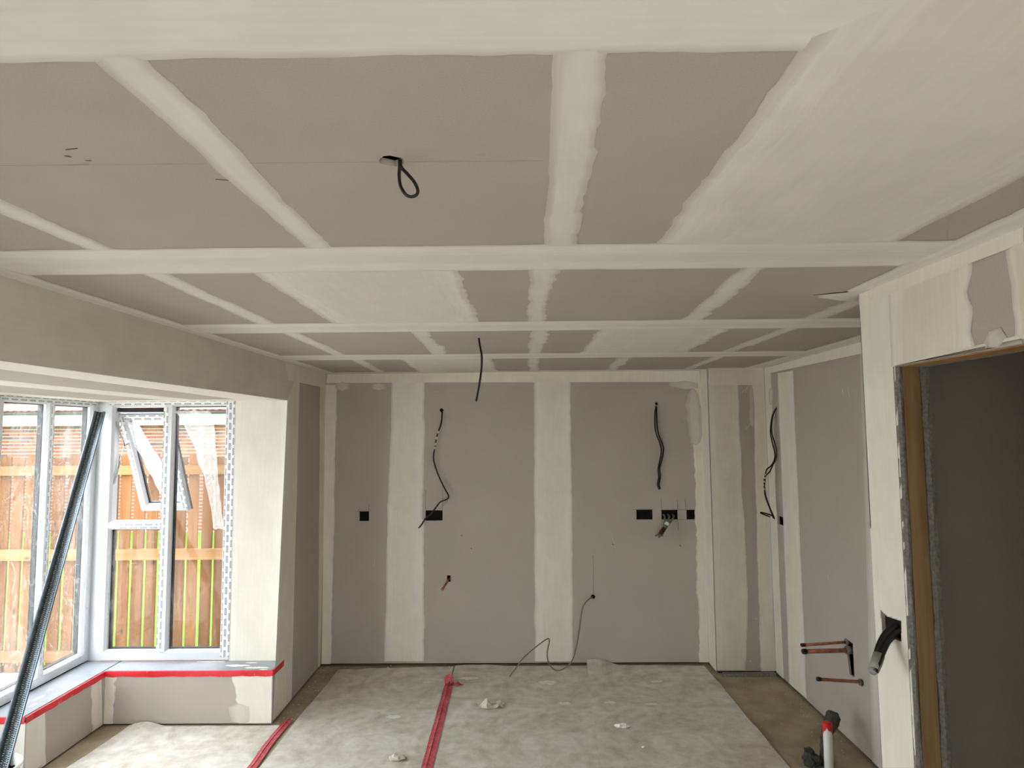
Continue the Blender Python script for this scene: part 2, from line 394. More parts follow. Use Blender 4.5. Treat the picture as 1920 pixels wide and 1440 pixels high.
# plane frames: name -> (origin, U axis, V axis, normal into the room)
D, L, RX, RN, BY, BX, CY, H = 5.384, 1.630, 1.987, 1.275, 5.186, 1.526, 2.381, 2.40
DY0, DY1, DZ = 1.32, 2.174, 2.106      # doorway in the partition
PL = {
 'back': ((0, D, 0), (1, 0, 0), (0, 0, 1), (0, -1, 0)), 'box': ((0, BY, 0), (1, 0, 0), (0, 0, 1), (0, -1, 0)),
 'boxside': ((BX, 0, 0), (0, 1, 0), (0, 0, 1), (-1, 0, 0)), 'right': ((RX, 0, 0), (0, 1, 0), (0, 0, 1), (-1, 0, 0)),
 'near': ((RN, 0, 0), (0, 1, 0), (0, 0, 1), (-1, 0, 0)), 'left': ((-L, 0, 0), (0, 1, 0), (0, 0, 1), (1, 0, 0)),
 'ceil': ((0, 0, H), (1, 0, 0), (0, 1, 0), (0, 0, -1)), 'lowfar': ((0, 4.324, 0), (1, 0, 0), (0, 0, 1), (0, -1, 0)),
 'lowfront': ((-2.735, 0, 0), (0, 1, 0), (0, 0, 1), (1, 0, 0)), 'reveal': ((0, 4.515, 0), (1, 0, 0), (0, 0, 1), (0, -1, 0)),
 'bayceil': ((0, 0, 2.132), (1, 0, 0), (0, 1, 0), (0, 0, -1)), 'ret': ((0, 3.64, 0), (1, 0, 0), (0, 0, 1), (0, -1, 0)),
 'hall': ((0, 2.30, 0), (1, 0, 0), (0, 0, 1), (0, -1, 0)),
}
CLIP = {'back': (-L, BX, 0.018, H), 'box': (BX, RX, 0.018, H), 'right': (2.39, BY, 0.016, H), 'left': (1.0, D, 0.016, H),
        'near': (1.0, CY, 0.02, H), 'lowfar': (-2.735, -L, 0.012, 0.318), 'lowfront': (3.642, 4.324, 0.012, 0.318), 'ceil': (-L, RX, -2.7, D), 'boxside': (BY, D, 0.018, H)}
def pt(pl, u, v, n=0.0):
    o, U, V_, N = PL[pl]
    return Vector(o) + Vector(U)*u + Vector(V_)*v + Vector(N)*n
def board(pl, outer, parent, holes=(), name='plasterboard', thick=0.0125, mat='board', lift=0.0):
    """a plasterboard sheet of any outline, with its cut-outs; front face on the wall plane"""
    loops = [list(outer)] + [list(h) for h in holes]
    tris = tessellate_polygon([[Vector((p[0], p[1], 0)) for p in lp] for lp in loops])
    flat = [p for lp in loops for p in lp]; n = len(flat)
    V = [pt(pl, p[0], p[1], lift) for p in flat] + [pt(pl, p[0], p[1], lift-thick) for p in flat]
    N = Vector(PL[pl][3]); F = []
    for t in tris:
        a, b, c = (V[i] for i in t)
        t2 = tuple(t) if (b-a).cross(c-a).dot(N) > 0 else tuple(reversed(t))
        F.append(t2); F.append(tuple(i+n for i in reversed(t2)))
    k = 0
    for lp in loops:
        m = len(lp)
        for i in range(m):
            j = (i+1) % m; F.append((k+i, k+j, k+j+n, k+i+n))
        k += m
    return obj(name, V, F, mat, parent)
def rect(u0, v0, u1, v1): return [(u0, v0), (u1, v0), (u1, v1), (u0, v1)]
def disc(u, v, r, n=10, seed=0):
    q = random.Random(seed); return [(u+r*(0.85+0.3*q.random())*math.cos(2*PI*k/n), v+r*(0.85+0.3*q.random())*math.sin(2*PI*k/n)) for k in range(n)]
COLS = [0, .02, .06, .14, .26, .38, .5, .62, .74, .86, .94, .98, 1]
pseed = [0]
def inside(p, poly):
    c = False; n = len(poly)
    for i in range(n):
        a, b = poly[i], poly[i-1]
        if (a[1] > p[1]) != (b[1] > p[1]) and p[0] < (b[0]-a[0])*(p[1]-a[1])/(b[1]-a[1])+a[0]: c = not c
    return c
CUT = {}
def patch(pl, c, style, rag, lvl, parent, name='joint_compound', step=0.022):
    """a band of compound between four corners (u across, v along), ragged along both long edges, crowned in the middle"""
    pseed[0] += 1; s = pseed[0]*13.7
    a, b, cc, d = [Vector((p[0], p[1])) for p in c]
    length = ((d-a).length + (cc-b).length)/2; nv = max(4, int(length/step)); cl = CLIP.get(pl)
    cut = CUT.get(pl, []) if style in ('near', 'corner') else []
    COLS_ = COLS
    if cut: nv *= 4; COLS_ = [k/44 for k in range(45)]
    V, F, uv1, uv2, PP = [], [], [], [], []
    for j in range(nv+1):
        t = j/nv; l = a.lerp(d, t); r = b.lerp(cc, t); ax = (r-l); wdt = max(1e-4, ax.length); ax = ax/wdt
        y = t*length
        def rg(k, amp):
            lo = noise.noise((y*5.0, s+k, 0.3)); mid = noise.noise((y*17, s+k, 5.1)); hi = noise.noise((y*70, s+k, 9.7))
            return amp*(1.6*lo + 1.1*mid + 0.7*hi)
        l2 = l + ax*rg(0, rag[0]); r3 = r + ax*rg(50, rag[1])
        if style == 'thin' and length < 1.2:
            k = 0.5*(1-max(0, 1-abs(2*t-1)**5)**0.5)*(1+0.3*noise.noise((y*30, s, 2))); k = min(max(k, 0), .48)
            l2, r3 = l2.lerp(r3, k), r3.lerp(l2, k)
        w2 = (r3-l2).length
        for x in COLS_:
            p = l2.lerp(r3, x); n = 0.0004*lvl + 0.0012*lvl*min(1, 4*x*(1-x))*0.6
            if cl: p = Vector((min(max(p.x, cl[0]), cl[1]), min(max(p.y, cl[2]), cl[3])))
            if pl == 'near' and style != 'topband': p = Vector((max(p.x, DY1+.0005) if p.y < DZ else p.x, p.y))
            if pl == 'near' and style in ('near2', 'thin'): p = Vector((p.x, max(p.y, DZ+.002)))
            PP.append(p); V.append(pt(pl, p.x, p.y, n)); uv1.append((x*w2, y + s))
            dl = x*w2 if rag[0] > 0 else 9; dr = (1-x)*w2 if rag[1] > 0 else 9
            uv2.append((min(dl, dr, 0.5), abs(2*x-1)))
    m = len(COLS_)
    U, V_, N = (Vector(q) for q in PL[pl][1:])
    for j in range(nv):
        for i in range(m-1):
            q = (j*m+i, j*m+i+1, (j+1)*m+i+1, (j+1)*m+i)
            if cut and any(inside(PP[z], h) for z in q for h in cut): continue
            nn = (V[q[1]]-V[q[0]]).cross(V[q[3]]-V[q[0]])
            F.append(q if nn.dot(N) >= 0 else tuple(reversed(q)))
    return obj(name, V, F, style, parent, None, True, {'UVMap': uv1, 'Edge': uv2})
def marks(name, pl, segs, wd, mat, parent, n=0.0009):
    V, F = [], []
    for (u0, v0, u1, v1) in segs:
        d = Vector((u1-u0, v1-v0)); q = Vector((-d.y, d.x)).normalized()*wd/2
        k = len(V)
        for (uu, vv) in ((u0+q.x, v0+q.y), (u0-q.x, v0-q.y), (u1-q.x, v1-q.y), (u1+q.x, v1+q.y)): V.append(pt(pl, uu, vv, n))
        F.append((k, k+1, k+2, k+3))
    return obj(name, V, F, mat, parent)
M['redcap'] = varied('dark_red_cap', srgb(92, 34, 30), srgb(70, 26, 24), 20, 0.5, 0.4)
M['bluecap'] = varied('dark_blue_cap', srgb(30, 36, 62), srgb(22, 26, 46), 20, 0.5, 0.4)

# measured outlines (metres, wall-plane coordinates)
PATCHES = [('back', [(-1.65, 2.304), (-1.532, 2.303), (-1.552, 0.013), (-1.652, 0.014)], 'corner', (0.0, 0.004), 1), ('back', [(-1.068, 2.326), (-0.788, 2.324), (-0.804, 1.152), (-1.097, 1.286)], 'wall', (0.004, 0.005), 1), ('back', [(-1.097, 1.308), (-0.795, 1.174), (-0.788, 0.035), (-1.115, 0.037)], 'wall', (0.004, 0.005), 1), ('back', [(0.129, 2.316), (0.434, 2.313), (0.434, 1.145), (0.121, 1.147)], 'wall', (0.004, 0.004), 1), ('back', [(0.121, 1.168), (0.434, 1.166), (0.426, 0.03), (0.113, 0.032)], 'wall', (0.004, 0.004), 1), ('back', [(1.458, 2.304), (1.538, 2.304), (1.53, 0.017), (1.443, 0.018)], 'corner', (0.01, 0.0), 1), ('back', [(1.412, 2.251), (1.519, 2.25), (1.531, 1.773), (1.407, 1.774)], 'thin', (0.014, 0.004), 2), ('back', [(-1.623, 2.322), (1.525, 2.304), (1.523, 2.403), (-1.619, 2.395)], 'topband', (0.003, 0.0), 2), ('back', [(-1.55, 2.254), (-1.423, 2.253), (-1.424, 2.33), (-1.551, 2.331)], 'thin', (0.008, 0.004), 2), ('back', [(-1.239, 2.256), (-1.117, 2.255), (-1.117, 2.313), (-1.239, 2.314)], 'thin', (0.004, 0.002), 2), ('back', [(1.264, 2.257), (1.518, 2.227), (1.521, 2.313), (1.266, 2.315)], 'thin', (0.012, 0.002), 2), ('box', [(1.532, 2.401), (1.773, 2.398), (1.776, 1.5), (1.534, 1.501)], 'box', (0.0, 0.004), 1), ('box', [(1.535, 1.523), (1.777, 1.521), (1.793, 0.542), (1.534, 0.543)], 'box', (0.0, 0.004), 1), ('box', [(1.534, 0.564), (1.794, 0.562), (1.754, 0.028), (1.534, 0.029)], 'box', (0.0, 0.003), 1), ('box', [(1.889, 2.397), (1.984, 2.397), (1.99, 0.003), (1.87, 0.004)], 'corner', (0.004, 0.0), 1), ('box', [(1.859, 2.259), (1.893, 2.259), (1.898, 1.924), (1.855, 1.924)], 'thin', (0.006, 0.001), 2), ('box', [(1.528, 2.262), (1.979, 2.258), (1.984, 2.397), (1.532, 2.401)], 'topband', (0.004, 0.0), 2), ('boxside', [(5.396, 2.404), (5.197, 2.393), (5.177, 0.009), (5.373, 0.013)], 'corner', (0.0, 0.0), 1), ('right', [(5.183, 2.396), (5.051, 2.396), (5.028, -0.002), (5.169, 0.002)], 'corner', (0.0, 0.003), 1), ('right', [(4.922, 2.329), (4.644, 2.323), (4.637, 0.03), (4.93, 0.02)], 'wall', (0.003, 0.004), 1), ('right', [(5.111, 2.231), (5.004, 2.224), (5.039, 2.088), (5.124, 2.092)], 'thin', (0.006, 0.004), 2), ('right', [(5.188, 2.345), (3.686, 2.332), (3.679, 2.405), (5.184, 2.392)], 'topband', (0.002, 0.0), 2), ('right', [(3.731, 2.344), (3.575, 2.324), (3.683, -0.011), (3.809, 0.005)], 'thin', (0.003, 0.0), 1), ('left', [(4.512, 2.323), (4.746, 2.317), (4.687, -0.058), (4.339, -0.014)], 'corner', (0.0, 0.003), 1), ('left', [(5.234, 2.324), (5.436, 2.399), (5.343, 0.015), (5.287, 0.023)], 'corner', (0.006, 0.0), 1), ('left', [(4.453, 2.273), (5.426, 2.28), (5.421, 2.398), (4.446, 2.396)], 'topband', (0.003, 0.0), 2), ('near', [(2.378, 2.403), (2.18, 2.413), (2.163, 1.551), (2.375, 1.518)], 'near', (0.0, 0.002), 1), ('near', [(2.381, 1.536), (2.162, 1.568), (2.171, 0.803), (2.378, 0.7)], 'near', (0.0, 0.002), 1), ('near', [(2.189, 2.415), (1.788, 2.415), (1.782, 2.099), (2.196, 2.091)], 'near2', (0.003, 0.016), 2), ('near', [(2.383, 2.351), (1.597, 2.359), (1.594, 2.399), (2.378, 2.401)], 'topband', (0.004, 0.0), 3), ('near', [(1.658, 2.356), (1.485, 2.37), (1.509, 2.096), (1.645, 2.109)], 'near2', (0.006, 0.0), 2), ('near', [(1.763, 2.132), (1.704, 2.174), (1.663, 2.111), (1.749, 2.101)], 'thin', (0.006, 0.006), 3), ('lowfar', [(-2.751, 0.315), (-2.649, 0.314), (-2.662, 0.016), (-2.742, 0.003)], 'corner', (0.0, 0.018), 1), ('lowfar', [(-1.895, 0.325), (-1.635, 0.331), (-1.635, -0.0), (-1.848, 0.0)], 'near', (0.016, 0.0), 1), ('lowfar', [(-1.929, 0.135), (-1.771, 0.142), (-1.768, 0.0), (-1.887, 0.001)], 'thin', (0.016, 0.0), 2), ('lowfront', [(4.177, 0.329), (4.282, 0.33), (4.313, 0.001), (4.208, 0.002)], 'corner', (0.008, 0.0), 1), ('lowfront', [(3.609, 0.312), (3.787, 0.313), (3.812, -0.008), (3.619, -0.023)], 'near', (0.0, 0.003), 1)]
CABLES = {'wall_black': [(-0.651, 5.404, 2.085), (-0.642, 5.364, 2.057), (-0.649, 5.349, 1.968), (-0.68, 5.349, 1.879), (-0.702, 5.349, 1.769), (-0.711, 5.349, 1.681), (-0.689, 5.349, 1.593), (-0.653, 5.349, 1.505), (-0.612, 5.334, 1.427), (-0.585, 5.334, 1.375), (-0.599, 5.334, 1.349), (-0.656, 5.334, 1.323), (-0.7, 5.334, 1.267), (-0.742, 5.354, 1.221), (-0.777, 5.354, 1.191), (-0.812, 5.354, 1.139), (-0.834, 5.354, 1.113)], 'twinA': [(1.158, 5.404, 2.124), (1.132, 5.354, 2.042), (1.13, 5.354, 1.931), (1.141, 5.354, 1.865), (1.17, 5.354, 1.79), (1.177, 5.354, 1.719), (1.162, 5.354, 1.645), (1.147, 5.354, 1.579), (1.15, 5.354, 1.514), (1.14, 5.354, 1.457), (1.152, 5.354, 1.413)], 'twinB': [(1.158, 5.404, 2.124), (1.148, 5.364, 2.042), (1.15, 5.364, 1.94), (1.161, 5.364, 1.865), (1.19, 5.364, 1.79), (1.197, 5.364, 1.732), (1.182, 5.364, 1.657), (1.163, 5.364, 1.587), (1.166, 5.364, 1.522), (1.155, 5.364, 1.456), (1.163, 5.364, 1.417)], 'cornerA': [(2.007, 4.978, 2.065), (1.987, 4.978, 2.061), (1.956, 4.978, 2.004), (1.94, 4.978, 1.922), (1.938, 4.978, 1.86), (1.951, 4.978, 1.786), (1.965, 4.978, 1.717), (1.959, 4.978, 1.668), (1.933, 4.978, 1.623), (1.899, 4.978, 1.595), (1.886, 4.978, 1.555), (1.876, 4.978, 1.514), (1.874, 4.978, 1.454), (1.879, 4.978, 1.393), (1.905, 4.978, 1.312), (1.938, 4.978, 1.223)], 'cornerB': [(2.007, 4.978, 2.065), (1.982, 4.966, 2.061), (1.955, 4.966, 2.003), (1.944, 4.966, 1.934), (1.945, 4.966, 1.86), (1.963, 4.966, 1.791), (1.973, 4.966, 1.725), (1.963, 4.966, 1.668), (1.941, 4.966, 1.628), (1.914, 4.966, 1.576), (1.885, 4.966, 1.547), (1.875, 4.966, 1.495), (1.873, 4.966, 1.455), (1.879, 4.966, 1.394), (1.904, 4.966, 1.313), (1.937, 4.966, 1.225), (1.914, 4.966, 1.249), (1.842, 4.966, 1.27), (1.842, 4.966, 1.262), (1.905, 4.966, 1.237)], 'grey': [(0.598, 5.404, 0.539), (0.575, 5.354, 0.543), (0.529, 5.334, 0.51), (0.501, 5.326, 0.462), (0.486, 5.317, 0.388), (0.466, 5.309, 0.265), (0.442, 5.3, 0.163), (0.409, 5.27, 0.078), (0.351, 5.25, 0.028), (0.296, 5.25, 0.007), (0.253, 5.24, 0.024), (0.22, 5.23, 0.072), (0.208, 5.22, 0.149), (0.226, 5.22, 0.248), (0.2, 5.21, 0.259), (0.098, 5.19, 0.193), (0.013, 5.17, 0.126), (-0.037, 5.15, 0.065), (-0.092, 5.134, 0.002)], 'loop': [(-0.219, 1.165, 2.404), (-0.219, 1.165, 2.394), (-0.22, 1.165, 2.373), (-0.217, 1.165, 2.353), (-0.208, 1.165, 2.338), (-0.198, 1.165, 2.333), (-0.188, 1.165, 2.336), (-0.185, 1.165, 2.345), (-0.191, 1.165, 2.36), (-0.203, 1.165, 2.375), (-0.216, 1.165, 2.39), (-0.218, 1.165, 2.404)], 'drop': [(-0.211, 3.419, 2.417), (-0.211, 3.419, 2.394), (-0.206, 3.419, 2.36), (-0.197, 3.419, 2.31), (-0.197, 3.419, 2.253), (-0.203, 3.419, 2.196), (-0.215, 3.419, 2.124), (-0.227, 3.419, 2.061)]}
HOLES = {'s1': (-1.332, 1.248, -1.252, 1.168), 's2': (-0.782, 1.253, -0.64, 1.169), 's3': (0.965, 1.246, 1.099, 1.166), 's4': (1.172, 1.244, 1.306, 1.165), 's5': (1.379, 1.243, 1.451, 1.164), 'pipe': (-0.604, 0.722, -0.574, 0.67), 'c1': (-0.649, 2.084), 'c2': (1.154, 2.123), 'c3': (0.595, 0.544), 'r1': (5.018, 1.238, 4.895, 1.175), 'rslot': [(4.056, 0.623), (3.968, 0.616), (3.968, 0.421), (4.024, 0.419)], 'rp': (3.884, 0.422), 'nh': [(2.337, 1.254), (2.302, 1.244), (2.217, 1.252), (2.223, 1.184), (2.292, 1.18), (2.334, 1.181)]}
# ================================================================== STRUCTURE
# ---- floor
fl = struct(obj('floor', boxv(-3.15, 3.2, -3.1, 5.7, -0.25, 0.0), BF, 'concrete'))

# ---- ceiling: slab above, plasterboards 1.2 m wide screwed to joists 0.6 m apart, taped joints
ceil = struct(obj('ceiling', boxv(-1.98, 2.4, 0.9, 5.7, 2.43, 2.6), BF, 'void'))
obj('rear_slab', boxv(-1.98, 1.42, -3.1, 0.9, 2.43, 2.6), BF, 'void', ceil)
ROWY = [-2.8, -1.76, -0.56, 0.64, 1.84, 3.04, 4.24, D]
BUTT = [-0.5, 0.72, -0.5, 0.70, -0.51, 0.74, -0.50]
G = 0.0015
for i in range(7):
    y0, y1 = ROWY[i]+G, ROWY[i+1]-G; xr = RN+0.10 if y1 < 2.0 else RX
    for x0, x1 in ((-L, BUTT[i]-G), (BUTT[i]+G, xr)):
        hs = []
        for (hx, hy, hr, sd) in ((-0.232, 1.161, 0.023, 3), (-0.214, 3.419, 0.009, 5)):
            if x0 < hx < x1 and y0 < hy < y1: hs.append(disc(hx, hy, hr, 12, sd))
        board('ceil', rect(x0, y0, x1, y1), ceil, hs)
# joints running across the room
for y0, y1, x1, rg in ((0.42, 0.826, RN, .003), (1.704, 1.978, RX, .003), (2.903, 3.177, RX, .003), (4.098, 4.382, RX, .004)):
    patch('ceil', [(x1, y0), (x1, y1), (-L, y1), (-L, y0)], 'ceil', (rg, rg), 2, ceil)
patch('ceil', [(-L, 5.275), (-L, D), (RX, D), (RX, 5.25)], 'topband', (.004, .0), 2, ceil)
patch('ceil', [(-L, 0.8), (-1.545, 0.8), (-1.53, D), (-L, D)], 'ceil', (.0, .003), 3, ceil)
patch('ceil', [(1.84, 2.4), (RX, 2.4), (RX, BY), (1.83, BY)], 'ceil', (.003, .0), 3, ceil)
patch('ceil', [(1.125, 0.5), (RN, 0.5), (RN, 2.40), (1.20, 2.32)], 'ceil', (.006, .0), 3, ceil)
patch('ceil', [(1.10, 2.40), (1.30, 2.28), (1.34, 2.52), (1.22, 2.47)], 'skim', (.016, .01), 4, ceil)
patch('ceil', [(0.375, 0.60), (RN, 0.60), (RN, 0.83), (0.38, 0.83)], 'skim', (.006, .0), 3, ceil)
# screw lines along the joists and the wide feathered butt joints
def line(x0, x1, y0, y1, w0=.08, w1=.08, rg=(.004, .004), style='line'):
    patch('ceil', [(x0-w0/2, y0), (x0+w0/2, y0), (x1+w1/2, y1), (x1-w1/2, y1)], style, rg, 1, ceil)
def skim(a, b, c, d, y0, y1, rg=(.006, .006)):
    patch('ceil', [(a, y0), (b, y0), (d, y1), (c, y1)], 'skim', rg, 1.4, ceil)
line(-1.14, -1.14, 0.82, 1.71, .07, .075); line(-0.535, -0.540, 0.82, 1.71, .075, .072, (.003, .006)); line(0.088, 0.118, 0.82, 1.71, .072, .088, (.003, .008))
skim(0.378, 1.020, 0.377, 1.024, 0.82, 1.72, (.006, .004))
line(-1.140, -1.155, 1.97, 2.91, .085, .085, (.003, .006)); skim(-0.835, -0.19, -0.855, -0.175, 1.97, 2.91, (.006, .010)); line(0.077, 0.082, 1.97, 2.91, .085, .075, (.007, .010))
line(0.735, 0.795, 1.97, 2.91, .085, .095, (.006, .014)); line(1.34, 1.345, 2.36, 2.91, .085, .10, (.012, .008))
line(-1.142, -1.154, 3.17, 4.10, .085, .085, (.003, .008)); line(-0.490, -0.512, 3.17, 4.10, .10, .09, (.004, .018)); line(0.111, 0.106, 3.17, 4.10, .095, .085, (.008, .012))
skim(0.400, 1.055, 0.400, 1.09, 3.17, 4.10, (.016, .014)); line(1.355, 1.343, 3.17, 4.10, .085, .085, (.006, .012))
line(-1.115, -1.150, 4.37, 5.30, .085, .085, (.004, .010)); skim(-0.812, -0.19, -0.826, -0.182, 4.37, 5.30, (.014, .012)); line(0.103, 0.128, 4.37, 5.30, .08, .08, (.008, .008))
line(0.724, 0.769, 4.37, 5.30, .10, .09, (.006, .014)); line(1.373, 1.391, 4.37, 5.30, .085, .08, (.004, .008))
marks('pencil_line', 'ceil', [(-1.5, 1.154, -0.58, 1.160), (-0.50, 1.160, -0.255, 1.162), (-0.205, 1.163, 0.05, 1.166)], 0.0008, 'pencil', ceil)
marks('scuff', 'ceil', [(-0.80, 1.095, -0.775, 1.09), (-0.82, 1.12, -0.81, 1.125), (-0.60, 1.235, -0.575, 1.24), (-0.795, 1.14, -0.785, 1.142)], 0.003, 'pencil', ceil)
marks('crack', 'ceil', [(0.29, 5.365, 0.315, 5.368), (0.31, 5.368, 0.345, 5.364)], 0.008, 'crack', ceil)

# ---- back wall
wb = struct(obj('wall_back', boxv(-1.98, 2.4, D+0.05, 5.7, -0.25, 2.6), BF, 'void'))
hb = HOLES
CUT['near'] = [hb['nh']]
def hrect(t): return rect(t[0], min(t[1], t[3]), t[2], max(t[1], t[3]))
Z0 = 0.020
jx = [-L, -0.94, 0.275, BX]
bh = {0: [hrect(hb['s1'])], 1: [hrect(hb['s2']), hrect(hb['pipe']), disc(*hb['c1'], .016, 10, 2)],
      2: [hrect(hb['s3']), hrect(hb['s4']), hrect(hb['s5']), disc(*hb['c2'], .013, 10, 4), disc(*hb['c3'], .018, 12, 6)]}
for i in range(3):
    board('back', rect(jx[i]+G, Z0, jx[i+1]-G, H), wb, bh[i])
# ---- boxed-in duct in the right back corner
wx = struct(obj('wall_duct_boxing', boxv(BX+0.02, 2.4, BY+0.02, D+0.06, -0.05, 2.6), BF, 'void'))
board('box', rect(BX, Z0, RX, H), wx); board('boxside', rect(BY+.0126, Z0, D, H), wx)
# ---- right wall
wr = struct(obj('wall_right', boxv(RX+0.05, 2.4, 2.26, 5.7, -0.25, 2.6), BF, 'void'))
board('right', rect(4.79+G, Z0, BY, H), wr, [hrect((4.895, hb['r1'][1], 5.018, hb['r1'][3]))])
board('right', rect(3.62+G, Z0, 4.79-G, H), wr, [hb['rslot'], disc(*hb['rp'], .022, 12, 8)])
board('right', rect(CY+.01, Z0, 3.62-G, H), wr)
# ---- left wall (beam above the bay opening, pier beyond it)
wl = struct(obj('wall_left', boxv(-1.95, -L-0.05, 4.57, D+.06, -0.25, 2.6), BF, 'void'))
board('left', [(4.3245, Z0), (D, Z0), (D, H), (4.515, H), (4.515, 0.345), (4.3245, 0.345)], wl)
board('left', [(1.09, 2.132), (4.5145, 2.132), (4.5145, H), (1.09, H)], wl)
obj('beam', boxv(-1.95, -L-0.0126, 0.9, 4.60, 2.145, 2.6), BF, 'void', wl)
patch('left', [(1.2, 2.1325), (1.2, H), (4.62, H), (4.62, 2.1325)], 'beam', (.0, .0), 1, wl)
wl2 = struct(obj('wall_left_rear', boxv(-1.95, -L, -3.1, 1.09, -0.25, 2.6), BF, 'near'))
# ---- partition with the doorway on the right, and its return
wn = struct(obj('wall_partition', boxv(RN+.0126, RN+.10, 2.19, CY-.0126, -0.05, 2.43), BF, 'void'))
board('near', [(DY1, Z0), (CY, Z0), (CY, H), (-2.8, H), (-2.8, Z0), (DY0, Z0), (DY0, DZ), (DY1, DZ)], wn, [hb['nh'], rect(-2.7, .08, -.6, 2.2)])
obj('return_board', boxv(RN, RX+.06, CY-.0125, CY, 0.0, 2.43), BF, 'board', wn)
obj('core', boxv(RN+.0126, RN+.10, -0.6, DY0-.02, -0.05, 2.43), BF, 'void', wn); obj('core', boxv(RN+.0126, RN+.10, -3.0, -2.7, -0.05, 2.43), BF, 'void', wn); obj('core', boxv(RN+.0126, RN+.10, -2.7, -0.6, -0.05, 0.08), BF, 'void', wn); obj('core', boxv(RN+.0126, RN+.10, -2.7, -0.6, 2.2, 2.43), BF, 'void', wn)
obj('core', boxv(RN+.0126, RN+.10, DY0-.02, 2.19, DZ+.05, 2.43), BF, 'void', wn)
# ---- hall beyond the doorway
wh = struct(obj('wall_hall', boxv(RN+.077, 3.2, 2.30, 2.368, -0.05, 2.43), BF, 'board'))
box('hall_light_blocker', 2.2, 2.3, 0.9, 2.30, -0.05, 2.43, 'void', wh); box('hall_light_blocker', RN+.1, 2.3, 0.8, 0.9, -0.05, 2.43, 'void', wh)  # unseen near-black walls added to keep the hall dim
# ---- doorway: bare studs with the cut edges of the boards
dr = struct(empty('door_1', (RN+.05, 1.75, 0)))
V, F = [], []
def ragged_edge(name, x0, x1, y, parent, seed):
    """cut vertical board edge, chipped"""
    q = random.Random(seed); V, F = [], []; n = 60
    for i in range(n+1):
        z = 0.02 + (DZ-0.02)*i/n; a = q.uniform(-.002, .003); b = q.uniform(-.003, .002)
        V += [(x0, y+.012, z), (x0+a, y-.001, z), ((x0+x1)/2, y-.004+b, z), (x1-a, y-.001, z), (x1, y+.012, z)]
    for i in range(n):
        for k in range(4): F.append((i*5+k, i*5+k+1, i*5+k+6, i*5+k+5))
    return obj(name, V, F, 'gypsum', parent)
ragged_edge('cut_board_edge', RN-.001, RN+.020, DY1, dr, 3)
ragged_edge('cut_board_edge', RN+.083, RN+.113, DY1+.002, dr, 5)
box('jamb_stud', RN+.021, RN+.078, DY1-.003, DY1+.04, 0.0, DZ, 'stud', dr, True)
box('jamb_stud', RN+.021, RN+.078, DY0-.04, DY0+.003, 0.0, DZ, 'stud', dr, True)
box('lintel_stud', RN+.012, RN+.078, DY0-.04, DY1+.04, DZ-.003, DZ+.05, 'stud_y', dr, True)
box('lintel_board_edge', RN+.083, RN+.108, DY0-.04, DY1+.02, DZ-.004, DZ+.02, 'gypsum', dr, True)
# ---- rear wall behind the camera; unseen glazed doors and side window added for light
w_rear = struct(obj('wall_rear', boxv(-1.95, 0.2, -3.1, -2.8, -0.25, 2.6), BF, 'near'))
obj('wall_pier', boxv(1.2, 1.42, -3.1, -2.8, -0.25, 2.6), BF, 'near', w_rear); obj('lintel', boxv(0.2, 1.2, -3.1, -2.8, 2.30, 2.6), BF, 'near', w_rear)
d4 = struct(empty('added_rear_door', (0.15, -2.95, 0)))  # unseen opening added to bring daylight onto the back wall and floor
for x0, x1 in ((0.2, 0.26), (1.14, 1.2)): box('stile', x0, x1, -2.98, -2.91, 0, 2.30, 'upvc', d4)
box('head', 0.26, 1.14, -2.98, -2.91, 2.24, 2.30, 'upvc', d4); box('threshold', 0.26, 1.14, -2.98, -2.91, 0, 0.06, 'upvc', d4)
for x0, x1 in ((0.26, 1.14),): box('pane', x0, x1, -2.948, -2.944, .06, 2.24, 'glass', d4)
w5 = struct(empty('added_side_window', (RN+.05, -1.4, 0.5)))  # unseen opening added to light the beam and the left wall
PL['wside'] = ((RN+.02, 0, 0), (0, 1, 0), (0, 0, 1), (-1, 0, 0))
up_ = struct(obj('wall_sky_block', boxv(-1.95, 2.4, 0.9, 5.7, 2.6, 5.2), BF, 'render')); obj('upper_wall', boxv(-1.95, 1.42, -3.1, 0.9, 2.6, 5.2), BF, 'render', up_)  # unseen mass added overhead to block sky and shade the fence

# ---- the square bay on the left
wbay = struct(obj('wall_bay', boxv(-3.05, -1.70, 4.345, 4.60, -0.25, 0.318), BF, 'void'))
obj('low_wall_core', boxv(-3.05, -2.75, 3.66, 4.60, -0.25, 0.318), BF, 'void', wbay)
obj('pier_core', boxv(-1.985, -1.70, 4.529, 4.80, 0.318, 2.6), BF, 'render', wbay)
obj('outer_skin', boxv(-3.12, -1.70, 4.60, 4.66, -0.3, 0.318), BF, 'render', wbay)
obj('corner_pier', boxv(-3.05, -2.99, 4.56, 4.60, 0.318, 2.2), BF, 'upvc', wbay)
board('lowfar', rect(-2.735, 0.012, -L-.0003, 0.32), wbay)
board('lowfront', rect(3.64, 0.012, 4.324, 0.32), wbay)
board('ret', rect(-2.985, 0.012, -2.7355, 0.32), wbay)
board('reveal', rect(-2.006, 0.345, -L-.0003, 2.132), wbay)
patch('reveal', [(-2.004, 0.345), (-1.63, 0.345), (-1.63, 2.132), (-2.008, 2.132)], 'near', (.003, .0), 1, wbay)
patch('ret', [(-2.985, 0.014), (-2.736, 0.014), (-2.736, 0.318), (-2.985, 0.318)], 'near', (.0, .0), 1, wbay)
